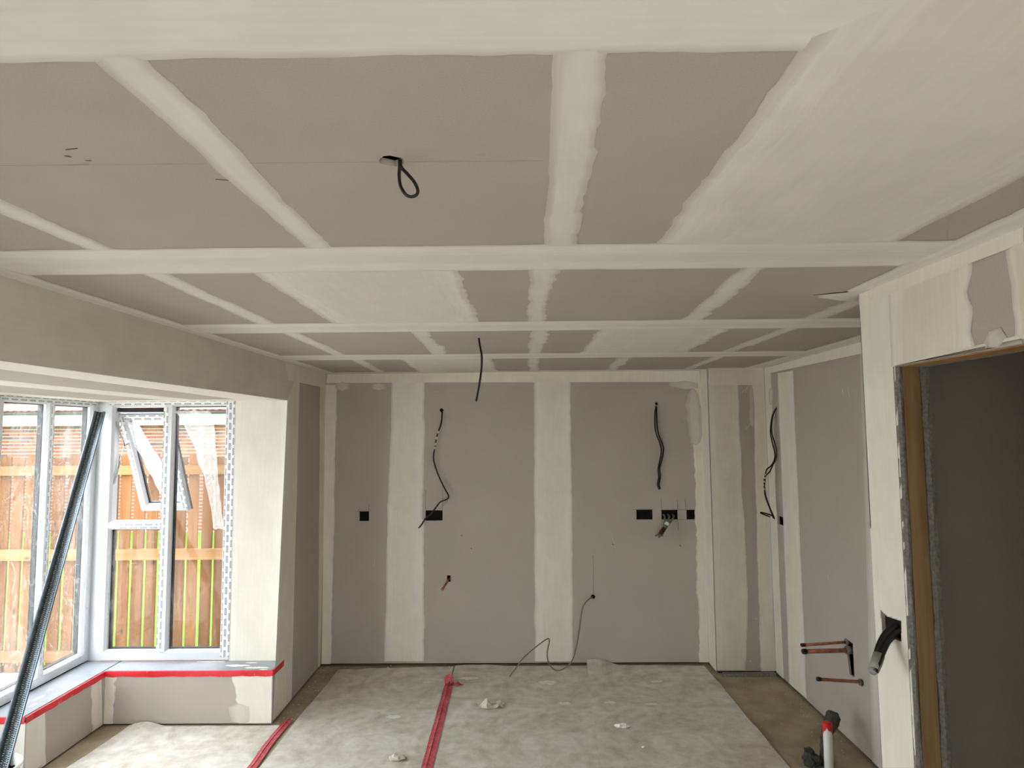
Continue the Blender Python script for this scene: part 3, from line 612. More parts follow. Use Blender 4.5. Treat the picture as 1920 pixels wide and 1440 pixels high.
# bay ceiling
cb = struct(obj('ceiling_bay', boxv(-3.15, -1.70, 0.9, 4.70, 2.20, 2.45), BF, 'void'))
board('bayceil', rect(-3.05, 1.09, -2.30, 4.53), cb); board('bayceil', rect(-2.297, 1.09, -L-.013, 4.53), cb)
patch('bayceil', [(-L-.013, 1.1), (-1.80, 1.1), (-1.93, 4.52), (-L-.013, 4.52)], 'near', (.0, .004), 1, cb)
patch('bayceil', [(-2.20, 1.1), (-2.43, 1.1), (-2.43, 4.5), (-2.20, 4.5)], 'line', (.004, .004), 1, cb)
patch('bayceil', [(-2.80, 1.1), (-2.99, 1.1), (-2.99, 4.5), (-2.80, 4.5)], 'near', (.004, .0), 1, cb)
patch('bayceil', [(-2.97, 4.33), (-2.97, 4.515), (-L-.02, 4.515), (-L-.02, 4.30)], 'near', (.004, .0), 2, cb)
# near side of the bay, out of view to the left
wb2 = struct(obj('wall_bay_near', boxv(-3.05, -L, 0.90, 1.09, -0.25, 2.2), BF, 'near'))
obj('low_wall_core', boxv(-3.05, -2.75, 1.09, 1.96, -0.25, 0.345), BF, 'near', wb2)

# ---- compound on the walls
PAR = {'back': wb, 'box': wx, 'boxside': wx, 'right': wr, 'near': wn, 'left': wl, 'lowfar': wbay, 'lowfront': wbay}
for pl, c, style, rag, lvl in PATCHES:
    patch(pl, c, style, rag, lvl, PAR[pl])
# pencil lines round the cut-outs
s1, s2, s3, s4, s5 = (hb[k] for k in ('s1', 's2', 's3', 's4', 's5'))
marks('pencil_line', 'back', [(s1[0], s1[1], s1[0], s1[1]+.035), (s1[2], s1[1], s1[2], s1[1]+.06), (s1[0]-.02, s1[1], s1[2], s1[1]+.001),
    (s2[0], s2[1], s2[0], s2[1]+.17), (s2[2], s2[1], s2[2], s2[1]+.24), (s3[0]-.03, s3[1]+.002, s3[2], s3[1]+.002), (s4[0], s4[1], s4[0], s4[1]+.09), (s4[2], s4[1], s4[2], s4[1]+.08),
    (s4[2], s4[1], s5[0], s5[1]), (s4[2], s4[3], s5[0], s5[3]), (s5[0]-.005, s5[1], s5[0]-.008, s5[1]+.09), (s4[0], s4[3], s4[0]-.001, s4[3]-.05), (s4[2], s4[3], s4[2], s4[3]-.09), (.598, .57, .601, .883)], 0.003, 'pencil', wb)
marks('scratch', 'back', [(-1.205, .80, -1.20, .86), (.75, 1.07, .775, .98), (.775, .98, .79, .90), (-1.285, 2.03, -1.28, 2.035), (-.72, 2.24, -.66, 2.236), (-.75, 2.238, -.74, 2.236), (.46, 2.20, .49, 2.24), (1.37, 1.98, 1.40, 2.02), (1.43, .10, 1.46, .098)], 0.005, 'thin', wb)
marks('screw_hole', 'back', [(-.405, .945, -.40, .935), (1.315, .96, 1.325, .945), (-.485, 1.05, -.48, 1.04), (.765, .97, .77, .96)], 0.008, 'pencil', wb)
marks('scratch', 'box', [(1.80, 2.20, 1.87, 2.26), (1.83, 2.20, 1.86, 2.27), (1.82, 1.90, 1.88, 1.97), (1.84, .42, 1.86, .415), (1.88, .40, 1.89, .36), (1.79, .10, 1.80, .09)], 0.006, 'plaster', wx)
marks('scratch', 'right', [(3.95, 2.14, 3.94, 2.10), (3.88, 2.15, 3.87, 2.09), (3.68, 2.0, 3.67, 1.98), (4.25, .96, 4.24, .93)], 0.006, 'plaster', wr)
marks('scratch', 'left', [(5.02, 1.85, 5.02, 1.93)], 0.004, 'plaster', wl)
marks('bead_edge', 'box', [(BX+.002, .02, BX+.002, 2.40)], 0.0022, 'tapegrey', wx, 0.0022)

# ================================================================== WINDOWS
PL['wf'] = ((0, 4.515, 0), (1, 0, 0), (0, 0, 1), (0, -1, 0))
PL['ws'] = ((-2.985, 0, 0), (0, 1, 0), (0, 0, 1), (1, 0, 0))
PL['wnear'] = ((0, 1.09, 0), (1, 0, 0), (0, 0, 1), (0, 1, 0))
FRP = [(0, -.07), (0, 0), (.050, 0), (.065, -.015), (.065, -.07)]
def ring(name, f, r, prof, mat, parent, **kw):
    """mitred rectangular frame; f maps (u, v, n) to a point"""
    u0, v0, u1, v1 = r; V, F = [], []; m = len(prof)
    for i, n in prof:
        V += [f(u0+i, v0+i, n), f(u1-i, v0+i, n), f(u1-i, v1-i, n), f(u0+i, v1-i, n)]
    for a in range(m):
        b = (a+1) % m
        for k in range(4):
            k2 = (k+1) % 4; F.append((a*4+k, a*4+k2, b*4+k2, b*4+k))
    return obj(name, V, F, mat, parent)
def P_(pl): return lambda u, v, n: pt(pl, u, v, n)
def bar(name, f, vertical, lo, hi, c0, c1, parent, mat='upvc'):
    prof = [(c0, -.07), (c0, -.016), (c0+.014, 0), (c1-.014, 0), (c1, -.016), (c1, -.07)]
    V = [(f(c, e, n) if vertical else f(e, c, n)) for e in (lo, hi) for c, n in prof]
    F = [(k, (k+1) % 6, (k+1) % 6+6, k+6) for k in range(6)] + [tuple(range(5, -1, -1)), tuple(range(6, 12))]
    return obj(name, V, F, mat, parent)
def slab(name, f, r, n0, n1, mat, parent):
    u0, v0, u1, v1 = r
    V = [f(u0, v0, n0), f(u1, v0, n0), f(u1, v1, n0), f(u0, v1, n0), f(u0, v0, n1), f(u1, v0, n1), f(u1, v1, n1), f(u0, v1, n1)]
    return obj(name, V, BF, mat, parent)
def tapestrip(f, r, n, parent, along='v', off=0.0):
    """printed protective tape stuck on a frame face"""
    u0, v0, u1, v1 = r
    V = [f(u0, v0, n), f(u1, v0, n), f(u1, v1, n), f(u0, v1, n)]
    if along == 'v': uv = [(v0+off, .013), (v0+off, .013+u1-u0), (v1+off, .013+u1-u0), (v1+off, .013)]
    else: uv = [(u0+off, .013), (u1+off, .013), (u1+off, .013+v1-v0), (u0+off, .013+v1-v0)]
    return obj('protective_tape', V, [(0, 1, 2, 3)], 'print', parent, None, False, {'UVMap': uv})
def glazing(f, r, parent):
    ring('spacer_bar', f, r, [(0, -.034), (.005, -.034), (.005, -.066), (0, -.066)], 'gasket', parent)
    slab('pane', f, r, -.034, -.038, 'glass', parent)

# far bay window: open top-hung sash over a fixed light, and a tall fixed light
w1 = struct(empty('window_1', (-2.47, 4.55, 0.345))); f1 = P_('wf')
ring('frame', f1, (-2.930, .352, -2.011, 2.160), FRP, 'upvc', w1)
bar('mullion', f1, True, .40, 2.11, -2.518, -2.440, w1); bar('transom', f1, False, -2.88, -2.50, 1.236, 1.295, w1)
obj('corner_post', boxv(-3.055, -2.9295, 4.5225, 4.59, .345, 2.16), BF, 'upvc', w1)
obj('cavity_closer', boxv(-2.0115, -1.985, 4.52, 4.60, .345, 2.14), BF, 'upvc', w1)
glazing(f1, (-2.865, .417, -2.518, 1.236), w1); glazing(f1, (-2.440, .417, -2.076, 2.095), w1)
tapestrip(f1, (-2.066, .37, -2.006, 2.128), .0012, w1); tapestrip(f1, (-2.90, 2.108, -2.07, 2.131), .0012, w1, 'u')
tapestrip(f1, (-2.512, .43, -2.480, 2.09), .0012, w1, off=.02); tapestrip(f1, (-2.80, 1.245, -2.53, 1.277), .0012, w1, 'u')
# the sash, hung at the top and pushed out at the bottom by about 25 degrees
SA = math.radians(24.5); HZ, HY = 2.045, 4.565
def fs(u, v, n):   # v runs down from the hinge, n towards the room
    return Vector((u, HY + v*math.sin(SA) - n*math.cos(SA), HZ - v*math.cos(SA) - n*math.sin(SA)))
sash = ring('sash', fs, (-2.872, 0.0, -2.508, 0.80), [(0, -.05), (0, -.012), (.006, 0), (.045, 0), (.058, -.014), (.058, -.05)], 'upvc', w1)
slab('sash_pane', fs, (-2.814, .058, -2.566, .742), -.028, -.032, 'glass', sash)
ring('sash_spacer', fs, (-2.814, .058, -2.566, .742), [(0, -.028), (.006, -.028), (.006, -.05), (0, -.05)], 'gasket', sash)
ring('sash_seal', fs, (-2.878, -.004, -2.502, .806), [(0, -.052), (0, -.040), (.008, -.040), (.008, -.052)], 'gasket', sash)
tapestrip(fs, (-2.868, .02, -2.836, .78), .0012, sash); tapestrip(fs, (-2.544, .02, -2.512, .78), .0012, sash, off=.03); tapestrip(fs, (-2.83, .010, -2.55, .044), .0012, sash, 'u')
obj('hinge_rail', boxv(-2.862, -2.512, 4.545, 4.575, 2.062, 2.09), BF, 'gasket', w1)
V, F = [], []
for p, q, r in (((-2.858, 4.535, 1.99), (-2.848, 4.62, 1.82), .006), ((-2.848, 4.62, 1.82), (-2.860, 4.535, 1.55), .005), ((-2.848, 4.62, 1.82), (-2.852, 4.66, 1.83), .006)):
    v, f = tubegeo([p, q], r, 6); n = len(V); V += v; F += [tuple(i+n for i in x) for x in f]
obj('stay_arm', V, F, 'stainless', w1, None, True)
# front sidelight, seen edge-on, running towards the camera
w2 = struct(empty('window_2', (-3.02, 4.08, 0.345))); f2 = P_('ws')
ring('frame', f2, (3.635, .352, 4.522, 2.160), FRP, 'upvc', w2)
bar('mullion', f2, True, .40, 2.11, 4.040, 4.113, w2)
glazing(f2, (3.700, .417, 4.040, 2.095), w2); glazing(f2, (4.113, .417, 4.457, 2.095), w2)
tapestrip(f2, (3.66, 2.106, 4.50, 2.131), .0012, w2, 'u'); tapestrip(f2, (4.068, .45, 4.094, 2.09), .0012, w2)
box('weather_board', -3.12, -3.05, 3.60, 4.66, -.3, .352, 'render', w2)
# French doors and the other sidelight, out of view to the left but lighting the room
d2 = struct(empty('door_2', (-3.02, 2.80, 0)))
ring('frame', f2, (1.985, 0.0, 3.633, 2.160), FRP, 'upvc', d2)
for a, b in ((2.052, 2.806), (2.812, 3.566)):
    ring('leaf', f2, (a, .066, b, 2.094), [(0, -.06), (0, -.004), (.07, -.004), (.085, -.018), (.085, -.06)], 'upvc', d2)
    slab('pane', f2, (a+.085, .151, b-.085, 2.009), -.034, -.038, 'glass', d2)
    slab('light_cut_film', f2, (a+.05, .12, b-.05, 2.04), .004, .0045, 'film_dense', d2)  # milky layer added on the unseen doors to cut their light
w4 = struct(empty('window_3', (-3.02, 1.5, 0.345)))
ring('frame', f2, (1.09, .352, 1.983, 2.160), FRP, 'upvc', w4); slab('pane', f2, (1.155, .417, 1.918, 2.095), -.034, -.038, 'glass', w4)

ring('frame', P_('wside'), (-2.7, .08, -.6, 2.2), FRP, 'upvc', w5); slab('pane', P_('wside'), (-2.635, .145, -.665, 2.135), -.034, -.038, 'glass', w5)
# window-seat sill boards
tr = struct(box('trim_1', -2.748, -1.632, 4.322, 4.520, .320, .345, 'sill'))
tr2 = struct(box('trim_2', -2.985, -2.757, 3.638, 4.520, .320, .345, 'sill'))
obj('sill_joint', boxv(-2.757, -2.748, 4.322, 4.515, .3405, .3445), BF, 'crack', tr2)
def smear(name, cx, cy_, rx, ry, z, seed, parent, mat='dust', n=26):
    q = random.Random(seed); V = [(cx, cy_, z+.0008)]
    for k in range(n):
        a = 2*PI*k/n; r = 0.8+0.45*noise.noise((2*math.cos(a)+seed, 2*math.sin(a), 0))+0.18*noise.noise((7*math.cos(a)+seed, 7*math.sin(a), 3))
        V.append((cx+rx*r*math.cos(a), cy_+ry*r*math.sin(a), z+.0003))
    return obj(name, V, [(0, 1+k, 1+(k+1) % n) for k in range(n)], mat, parent)
for k, (a, b, c, d) in enumerate(((-1.90, 4.42, .10, .022), (-1.76, 4.38, .11, .02), (-2.12, 4.495, .12, .012), (-1.83, 4.47, .05, .012), (-1.70, 4.345, .03, .012))):
    smear('plaster_smear', a, b, c, d, .3455, 20+k, tr)
for k, (a, b, c, d) in enumerate(((-2.86, 3.90, .02, .05), (-2.82, 3.80, .015, .03), (-2.88, 4.02, .02, .02))):
    smear('plaster_smear', a, b, c, d, .3455, 40+k, tr2)
# ================================================================== THINGS INDOORS
# ---- red tape along the sill nose
def lstrip(name, path, outward, label):
    """tape folded over a sill edge: path of nose points, outward normals; 35 mm face, 12 mm on top"""
    V, F = [], []; q = random.Random(len(label))
    pts = []
    for (a, b), n in zip(zip(path, path[1:]), outward):
        a, b, n = Vector(a), Vector(b), Vector(n); m = max(2, int((b-a).length/.05))
        for i in range(m+1): pts.append((a.lerp(b, i/m), n))
    for p, n in pts:
        j = q.uniform(-.002, .002)
        V += [p - n*(.011+j) + Vector((0, 0, .0016)), p + n*.0022 + Vector((0, 0, .0016)), p + n*.0032 + Vector((0, 0, -.016)), p + n*.0026 + Vector((0, 0, -.034+j*1.5))]
    for i in range(len(pts)-1):
        for k in range(3): F.append((i*4+k, (i+1)*4+k, (i+1)*4+k+1, i*4+k+1))
    return thing(name, V, F, 'red', label, 'tape', 'red tape on the window seat edge')
lstrip('sill_tape', [(-2.732, 4.322, .345), (-1.629, 4.322, .345), (-1.629, 4.518, .345)], [(0, -1, 0), (1, 0, 0)], 'red tape along the sill edge under the opened window, wrapping the room corner')
lstrip('sill_tape', [(-2.735, 4.320, .345), (-2.735, 3.638, .345)], [(1, 0, 0)], 'red tape along the sill edge that runs towards the camera')
lstrip('sill_tape', [(-2.737, 3.636, .345), (-2.985, 3.636, .345)], [(0, -1, 0)], 'short red tape on the sill end behind the black bucket')

# ---- protective sheets on the floor
def sheet(outline, z, label, curls=(), seed=0, mat='sheet', n=26):
    """floor sheet from four corners, slightly wavy, with lifted spots (u, v, radius, height)"""
    a, b, c, d = [Vector((p[0], p[1])) for p in outline[:4]]; V, F = [], []; m = int(n*2.2)
    kl, kr = (Vector(outline[4]), Vector(outline[5])) if len(outline) > 4 else (None, None)   # a bend in the long edges
    for j in range(m+1):
        t = j/m; l = a.lerp(d, t); r = b.lerp(c, t)
        if kl is not None:
            l = a.lerp(kl, t*2) if t < .5 else kl.lerp(d, t*2-1)
            r = b.lerp(kr, t*2) if t < .5 else kr.lerp(c, t*2-1)
        e = .010*noise.noise((t*14, seed, 1)); g = .010*noise.noise((t*14, seed+9, 1))
        for i in range(n+1):
            s = i/n; p = l.lerp(r, s); p = p + Vector(((1-s)*e + s*g, .012*noise.noise((s*9, seed+4, 2))*(1 if t > .98 else 0)))
            h = .0015 + .0025*max(0, noise.noise((p.x*2.5, p.y*2.5, seed)))
            for (cu, cv, cr, ch) in curls:
                k = (p-Vector((cu, cv))).length/cr
                if k < 1: h += ch*(1-k*k)**2
            V.append((p.x, p.y, z+h))
    w1_ = n+1
    for j in range(m):
        for i in range(n): F.append((j*w1_+i, j*w1_+i+1, (j+1)*w1_+i+1, (j+1)*w1_+i))
    k = len(V); V2 = [(x, y, zz-.0025) for x, y, zz in V]; F2 = [tuple(q+k for q in reversed(f)) for f in F]
    edge = [i for i in range(w1_)] + [j*w1_+n for j in range(1, m+1)] + [m*w1_+i for i in range(n-1, -1, -1)] + [j*w1_ for j in range(m-1, 0, -1)]
    S = [(edge[i], edge[i]+k, edge[(i+1) % len(edge)]+k, edge[(i+1) % len(edge)]) for i in range(len(edge))]
    return thing('floor_sheet', V+V2, F+F2+S, mat, label, 'floor sheet', 'protective sheets on the floor')
sheet([(-2.80, 1.2), (-1.50, 1.2), (-1.535, 4.308), (-2.555, 4.308)], .0028, 'grey protective floor sheet filling the bay below the window seat', ((-2.45, 4.31, .14, .028),), 1)
sheet([(-1.60, -2.7), (-0.54, -2.7), (-0.548, 5.355), (-1.47, 5.30)], .0028, 'grey protective floor sheet between the two red floor tapes', (), 2)
sheet([(-0.535, -2.7), (0.22, -2.7), (0.575, 5.360), (-0.535, 5.365)], .0028, 'grey protective floor sheet right of the long red tape under the hanging grey cable', ((-.35, 5.36, .25, .012),), 3)
sheet([(0.10, -2.7), (1.25, -2.7), (1.475, 5.335), (0.535, 5.378), (0.36, 2.42), (1.52, 2.45)], .0062, 'grey protective floor sheet with a curled far corner against the back wall', ((0.60, 5.37, .20, .045), (1.46, 4.92, .12, .012), (1.5, 4.2, .16, .010)), 4)

# ---- red tape on the floor
def floortape(path, wd, label, seed, tail=None):
    P = [Vector(p) for p in path]; Q = catmull([(p.x, p.y, 0) for p in P], 10); V, F = [], []
    for i, p in enumerate(Q):
        t = (Q[min(i+1, len(Q)-1)]-Q[max(i-1, 0)]).normalized(); s = Vector((-t.y, t.x, 0)); w_ = wd*(0.5+.06*noise.noise((i*.7, seed, 0)))
        if i == len(Q)-1 and tail is None: w_ *= .25
        h = .0085 + .003*max(0, noise.noise((i*.5, seed, 4)))
        for k in (-1, -.5, .08, .12, .55, 1): V.append((p.x+s.x*k*w_, p.y+s.y*k*w_, h + (.004 if k == .12 else .0)))
    for i in range(len(Q)-1):
        for k in range(5): F.append((i*6+k, (i+1)*6+k, (i+1)*6+k+1, i*6+k+1))
    return thing('floor_tape', V, F, 'redfloor', label, 'tape', 'red tape on the floor')
floortape([(-1.50, 1.4), (-1.52, 2.6), (-1.53, 3.7), (-1.545, 4.05), (-1.54, 4.40)], .055, 'short red floor tape ending at the corner of the window seat', 1)
lt = floortape([(-.53, 1.2), (-.535, 2.5), (-.538, 3.8), (-.541, 4.4), (-.543, 5.02)], .064, 'long dusty red floor tape with a twisted loop at its far end', 2, tail=1)
# the twisted loop and the loose tail are part of that tape
def ribbon(name, pts, wd, mat, parent, updir=(0, 0, 1)):
    Q = catmull(pts, 8); V, F = [], []
    for i, p in enumerate(Q):
        t = (Q[min(i+1, len(Q)-1)]-Q[max(i-1, 0)]).normalized(); s = t.cross(Vector(updir))
        s = s.normalized() if s.length > .01 else Vector((1, 0, 0))
        s = (s + Vector((0, 0, .5*math.sin(i*.35)))).normalized()
        V += [p-s*wd/2, p+s*wd/2]
    for i in range(len(Q)-1): F.append((2*i, 2*i+1, 2*i+3, 2*i+2))
    return obj(name, V, F, mat, parent, None, True)
ribbon('tape_loop', [(-.552, 4.99, .012), (-.568, 5.01, .028), (-.556, 5.025, .046), (-.534, 5.02, .050), (-.524, 5.0, .034), (-.520, 4.985, .014)], .030, 'redfloor', lt, (0, 1, 0))
ribbon('tape_tail', [(-.53, 5.0, .014), (-.50, 4.97, .020), (-.465, 4.955, .018), (-.435, 4.965, .010)], .035, 'redfloor', lt)

# ---- cables
def cable(name, ptsl, r, mat, label, extra=None):
    e = empty(name, base_of(ptsl[0]), label, 'cable')
    for p in ptsl: tube('conductor' if len(ptsl) > 1 else 'sheath', catmull(p, 6), r, mat, e)
    return e
C = CABLES
cable('cable', [C['loop']], .0032, 'black', 'black cable loop poking out of a hole in the ceiling near the camera')
cable('cable', [C['drop']], .0055, 'black', 'single black cable dangling from the far part of the ceiling')
e = cable('cable', [C['wall_black']], .0058, 'black', 'black cable hanging from the back wall and crossing a socket cut-out')
V, F = [], []
for p in ((-.673, 5.3415, 1.90), (-.685, 5.342, 1.85), (-.695, 5.342, 1.80), (-.70, 5.342, 1.77)):
    v, f = tubegeo([Vector(p)+Vector((.003, 0, .010)), Vector(p)-Vector((.003, 0, .010))], .0066, 6); n = len(V); V += v; F += [tuple(i+n for i in x) for x in f]
tag(obj('plaster_spatter', V, F, 'plaster', e), kind='stuff')
cable('twin_cable', [C['twinA'], C['twinB']], .0062, 'black', 'pair of black cables hanging above the three socket cut-outs on the back wall')
e = cable('twin_cable', [C['cornerA'], C['cornerB']], .0052, 'black', 'looped pair of black cables hanging from the right wall beside the corner')
V, F = [], []
for i, z in enumerate((1.555, 1.53, 1.50, 1.475, 1.445)):
    v, f = tubegeo([(1.880-.001*i, 4.970, z+.007), (1.879-.001*i, 4.970, z-.006)], .010, 6); n = len(V); V += v; F += [tuple(q+n for q in x) for x in f]
tag(obj('plaster_spatter', V, F, 'plaster', e), kind='stuff')
cable('data_cable', [C['grey']], .0048, 'greycable', 'thin grey cable looping from a hole in the back wall down to the floor')
# taped bundle out of the middle socket cut-out
e = empty('cable_bundle', (1.17, 5.3, 1.03), 'short bundle of grey cables bound with red tape sticking out of a socket cut-out', 'cable')
for k, dx in enumerate((-.03, 0, .03)):
    tube('conductor', catmull([(1.236+dx*1.3, 5.43, 1.20), (1.232+dx*1.2, 5.375, 1.185), (1.185+dx*.5, 5.30, 1.125), (1.140+dx*.4, 5.25, 1.078), (1.112+dx*.9, 5.225, 1.045+abs(dx)*.4)], 6), .008, 'greycable', e)
tube('tape_wrap', [(1.165, 5.279, 1.105), (1.140, 5.252, 1.080), (1.125, 5.237, 1.064)], .019, 'redcap', e)
tube('white_label', [(1.203, 5.318, 1.145), (1.190, 5.303, 1.130)], .0185, 'whiteplastic', e)
# thick cables out of the ragged cut-out next to the doorway
e = empty('cable_bundle', (1.2, 2.2, 1.07), 'thick black cables with a grey taped end beside the doorway', 'cable')
def near_path(o): return catmull([(1.34, 2.265+o[0], 1.222+o[1]), (1.285, 2.258+o[0], 1.215+o[1]), (1.245, 2.252+o[0], 1.190+o[1]), (1.212, 2.235+o[0], 1.155+o[1]), (1.18, 2.205+o[0]*.8, 1.125+o[1]*.5), (1.155, 2.182+o[0]*.6, 1.105)], 6)
for k, o in enumerate(((.014, .006), (-.002, .010), (-.016, .0), (.004, -.008), (-.010, -.010))):
    tube('conductor', near_path(o), .0085, 'black', e)
tube('tape_wrap', [(1.196, 2.220, 1.140), (1.175, 2.200, 1.120), (1.157, 2.183, 1.106)], [.0185, .018, .0165], 'tapegrey', e, 12)
tube('tape_end', [(1.157, 2.183, 1.106), (1.150, 2.177, 1.099)], [.0145, .011], 'tapegrey', e, 10)

# ---- copper pipes
def pipe(name, pts, r, cap, label, collar=None, group=None, capmat='black'):
    e = empty(name, base_of(pts), label, 'pipe', group)
    tube('pipe_body', pts, r, 'copper', e, 12)
    a, b = Vector(pts[-2]), Vector(pts[-1]); t = (b-a).normalized()
    tube('end_cap', [b-t*.012, b+t*.010, b+t*.014], [r*1.28, r*1.28, r*.9], capmat, e, 12)
    if collar: tube('wall_collar', [Vector(pts[0])+Vector((collar[0], 0, 0)), Vector(pts[0])+Vector((collar[1], 0, 0))], r*1.9, 'gypsum', e, 12)
    return e
G_ = 'copper pipe tails on the right wall'
pipe('copper_pipe', [(2.03, 4.035, .606), (1.95, 4.030, .604), (1.705, 4.003, .598)], .0085, 1, 'upper slim copper pipe with a dark red cap on the right wall', (-.055, -.03), G_, 'redcap')
pipe('copper_pipe', [(2.03, 4.010, .565), (1.95, 4.005, .565), (1.703, 3.985, .566)], .0125, 1, 'thicker copper pipe with a black cap just below the slim one', (-.065, -.03), G_)
pipe('copper_pipe', [(2.03, 3.892, .421), (1.95, 3.886, .427), (1.700, 3.800, .474)], .0095, 1, 'lower lone copper pipe with a dark blue cap on the right wall', (-.055, -.04), G_, 'bluecap')
pipe('copper_pipe', [(-.586, 5.43, .690), (-.590, 5.37, .690), (-.612, 5.16, .667)], .009, 1, 'short copper pipe sticking out of the middle of the back wall', None, None, 'copper')

# ---- waste pipe and the taped pipes in the right foreground
e = empty('waste_pipe', (1.655, 3.62, 0), 'upright white waste pipe with its top sealed in red tape', 'pipe')
tube('pipe_body', [(1.655, 3.62, 0.0), (1.662, 3.635, .15), (1.668, 3.65, .292)], .0235, 'whiteplastic', e, 20)
V, F = [], []
seg = 36
for i, (z, r) in enumerate(((.198, .0246), (.225, .0250), (.262, .0252), (.290, .0254), (.302, .0235), (.3025, .0))):
    for k in range(seg):
        a = 2*PI*k/seg; zz = z - (.014*math.cos(a-.8) if i == 0 else 0)
        V.append((1.6675+r*math.cos(a), 3.649+r*math.sin(a), zz))
for i in range(5):
    for k in range(seg): F.append((i*seg+k, i*seg+(k+1) % seg, (i+1)*seg+(k+1) % seg, (i+1)*seg+k))
obj('red_tape_cap', V, F, 'red', e, None, True)
V, F = [], []; n = 14
for i in range(n+1):
    t = i/n; zz = .208+.076*t; hw = .50*math.sin(PI*min(1, t*1.05+.02))**.7*(.45+.55*t)
    for k in (-1, 0, 1):
        a = 4.2+k*hw; V.append((1.6675+.0259*math.cos(a), 3.649+.0259*math.sin(a), zz))
for i in range(n):
    for k in range(2): F.append((i*3+k, i*3+k+1, i*3+k+4, i*3+k+3))
obj('bare_patch', V, F, 'whiteplastic', e, None, True)
def wrapped(pts, radii, label, seed, amp=.008):
    Q = catmull(pts, 9); rr = []
    for i in range(len(Q)):
        t = i/(len(Q)-1)*(len(radii)-1); k = min(int(t), len(radii)-2); rr.append(radii[k]*(1-t+k)+radii[k+1]*(t-k))
    V, F = tubegeo(Q, rr, 22)
    V = [v + Vector((noise.noise(v*40+Vector((seed, 0, 0))), noise.noise(v*40+Vector((0, seed, 0))), noise.noise(v*40+Vector((0, 0, seed)))))*amp for v in V]
    return thing('wrapped_pipe', V, F, 'darktape', label, 'pipe', 'dark wrapped pipe stubs')
wrapped([(1.715, 3.80, 0.0), (1.735, 3.83, .09), (1.765, 3.87, .16), (1.80, 3.88, .205), (1.815, 3.885, .255)], [.03, .028, .03, .042, .030], 'tall dark wrapped pipe stub leaning behind the white waste pipe', 3)
wrapped([(1.655, 3.80, 0.0), (1.640, 3.81, .035), (1.625, 3.82, .078)], [.042, .046, .024], 'low crumpled dark wrapped pipe stub left of the white waste pipe', 9, .02)

# ---- perforated angle beads standing in a bucket
A, B = Vector((-2.554, 3.170, .035)), Vector((-2.925, 4.458, 2.055))
T = (B-A).normalized(); S = T.cross(Vector((0, 0, 1))).normalized(); N_ = S.cross(T).normalized()
if S.x < 0: S = -S
if N_.y > 0: N_ = -N_      # towards the camera
e = empty('angle_bead', tuple(A), 'long dark bundle of perforated metal angle beads leaning into the bay corner', 'metal bead')
def strip(name, prof, mat, smooth=False):
    """profile of (s, n) offsets swept along the leaning axis"""
    n = len(prof); V, F, uv = [], [], []; ln = (B-A).length; acc = [0]
    for i in range(1, n): acc.append(acc[-1] + math.dist(prof[i], prof[i-1]))
    m = 12
    for j in range(m+1):
        for i, (s, q) in enumerate(prof): V.append(A.lerp(B, j/m) + S*s + N_*q); uv.append((ln*j/m, acc[i]))
    for j in range(m):
        for i in range(n-1): F.append((j*n+i, j*n+i+1, (j+1)*n+i+1, (j+1)*n+i))
    o = obj(name, V, F, mat, e, None, smooth, {'UVMap': uv}); return o
strip('nose_tube', [(-.030+.011*math.cos(a), .006+.011*math.sin(a)) for a in [k*PI/5 for k in range(11)]], 'zinc', True)
strip('inner_flange', [(-.024, .012), (-.004, .004), (.012, .006)], 'bead_shaded')
strip('inner_flange', [(-.020, .000), (.006, -.004), (.010, .004), (.012, .008)], 'bead_shaded')
strip('outer_flange', [(.004, .003), (.032, .013)], 'bead')
strip('outer_flange', [(.006, -.003), (.034, .006)], 'bead')
strip('back_flange', [(-.030, -.006), (.004, -.014), (.030, -.004)], 'zinc')

bx, by = -2.60, 3.205
e = empty('bucket', (bx, by, 0), 'black plastic bucket with a plaster-caked white rim at the left edge', 'bucket')
V, F = [], []; seg = 36
prof = [(.0, .012), (.112, .012), (.142, .292), (.150, .294), (.152, .300), (.147, .303), (.140, .298), (.136, .285), (.106, .020), (.0, .020)]
prof = [(.0, .002), (.112, .002), (.142, .284), (.1505, .284), (.1505, .290), (.139, .290), (.107, .012), (.0, .012)]
for r, z in prof:
    for k in range(seg): V.append((bx+r*math.cos(2*PI*k/seg), by+r*math.sin(2*PI*k/seg), z))
for i in range(len(prof)-1):
    for k in range(seg): F.append((i*seg+k, i*seg+(k+1) % seg, (i+1)*seg+(k+1) % seg, (i+1)*seg+k))
obj('bucket_body', V, F, 'bucket', e, None, True)
V, F = [], []
for k in range(seg*2):
    a = 2*PI*k/(seg*2); j = .004*noise.noise((math.cos(a)*4, math.sin(a)*4, 3)); w_ = .006+.004*noise.noise((math.cos(a)*7, math.sin(a)*7, 8))
    for (r, z) in ((.1525, .280), (.154, .292), (.147, .300+j), (.138, .292+j), (.136-w_, .270-4*w_)): V.append((bx+r*math.cos(a), by+r*math.sin(a), z))
n = seg*2
for k in range(n):
    k2 = (k+1) % n
    for i in range(4): F.append((k*5+i, k2*5+i, k2*5+i+1, k*5+i+1))
obj('plaster_rim', V, F, 'whiteplastic', e, None, True)
tube('bucket_handle', catmull([(bx-.153, by, .27), (bx-.14, by-.10, .20), (bx-.03, by-.165, .16), (bx+.10, by-.14, .19), (bx+.153, by, .27)], 6), .003, 'zinc', e)

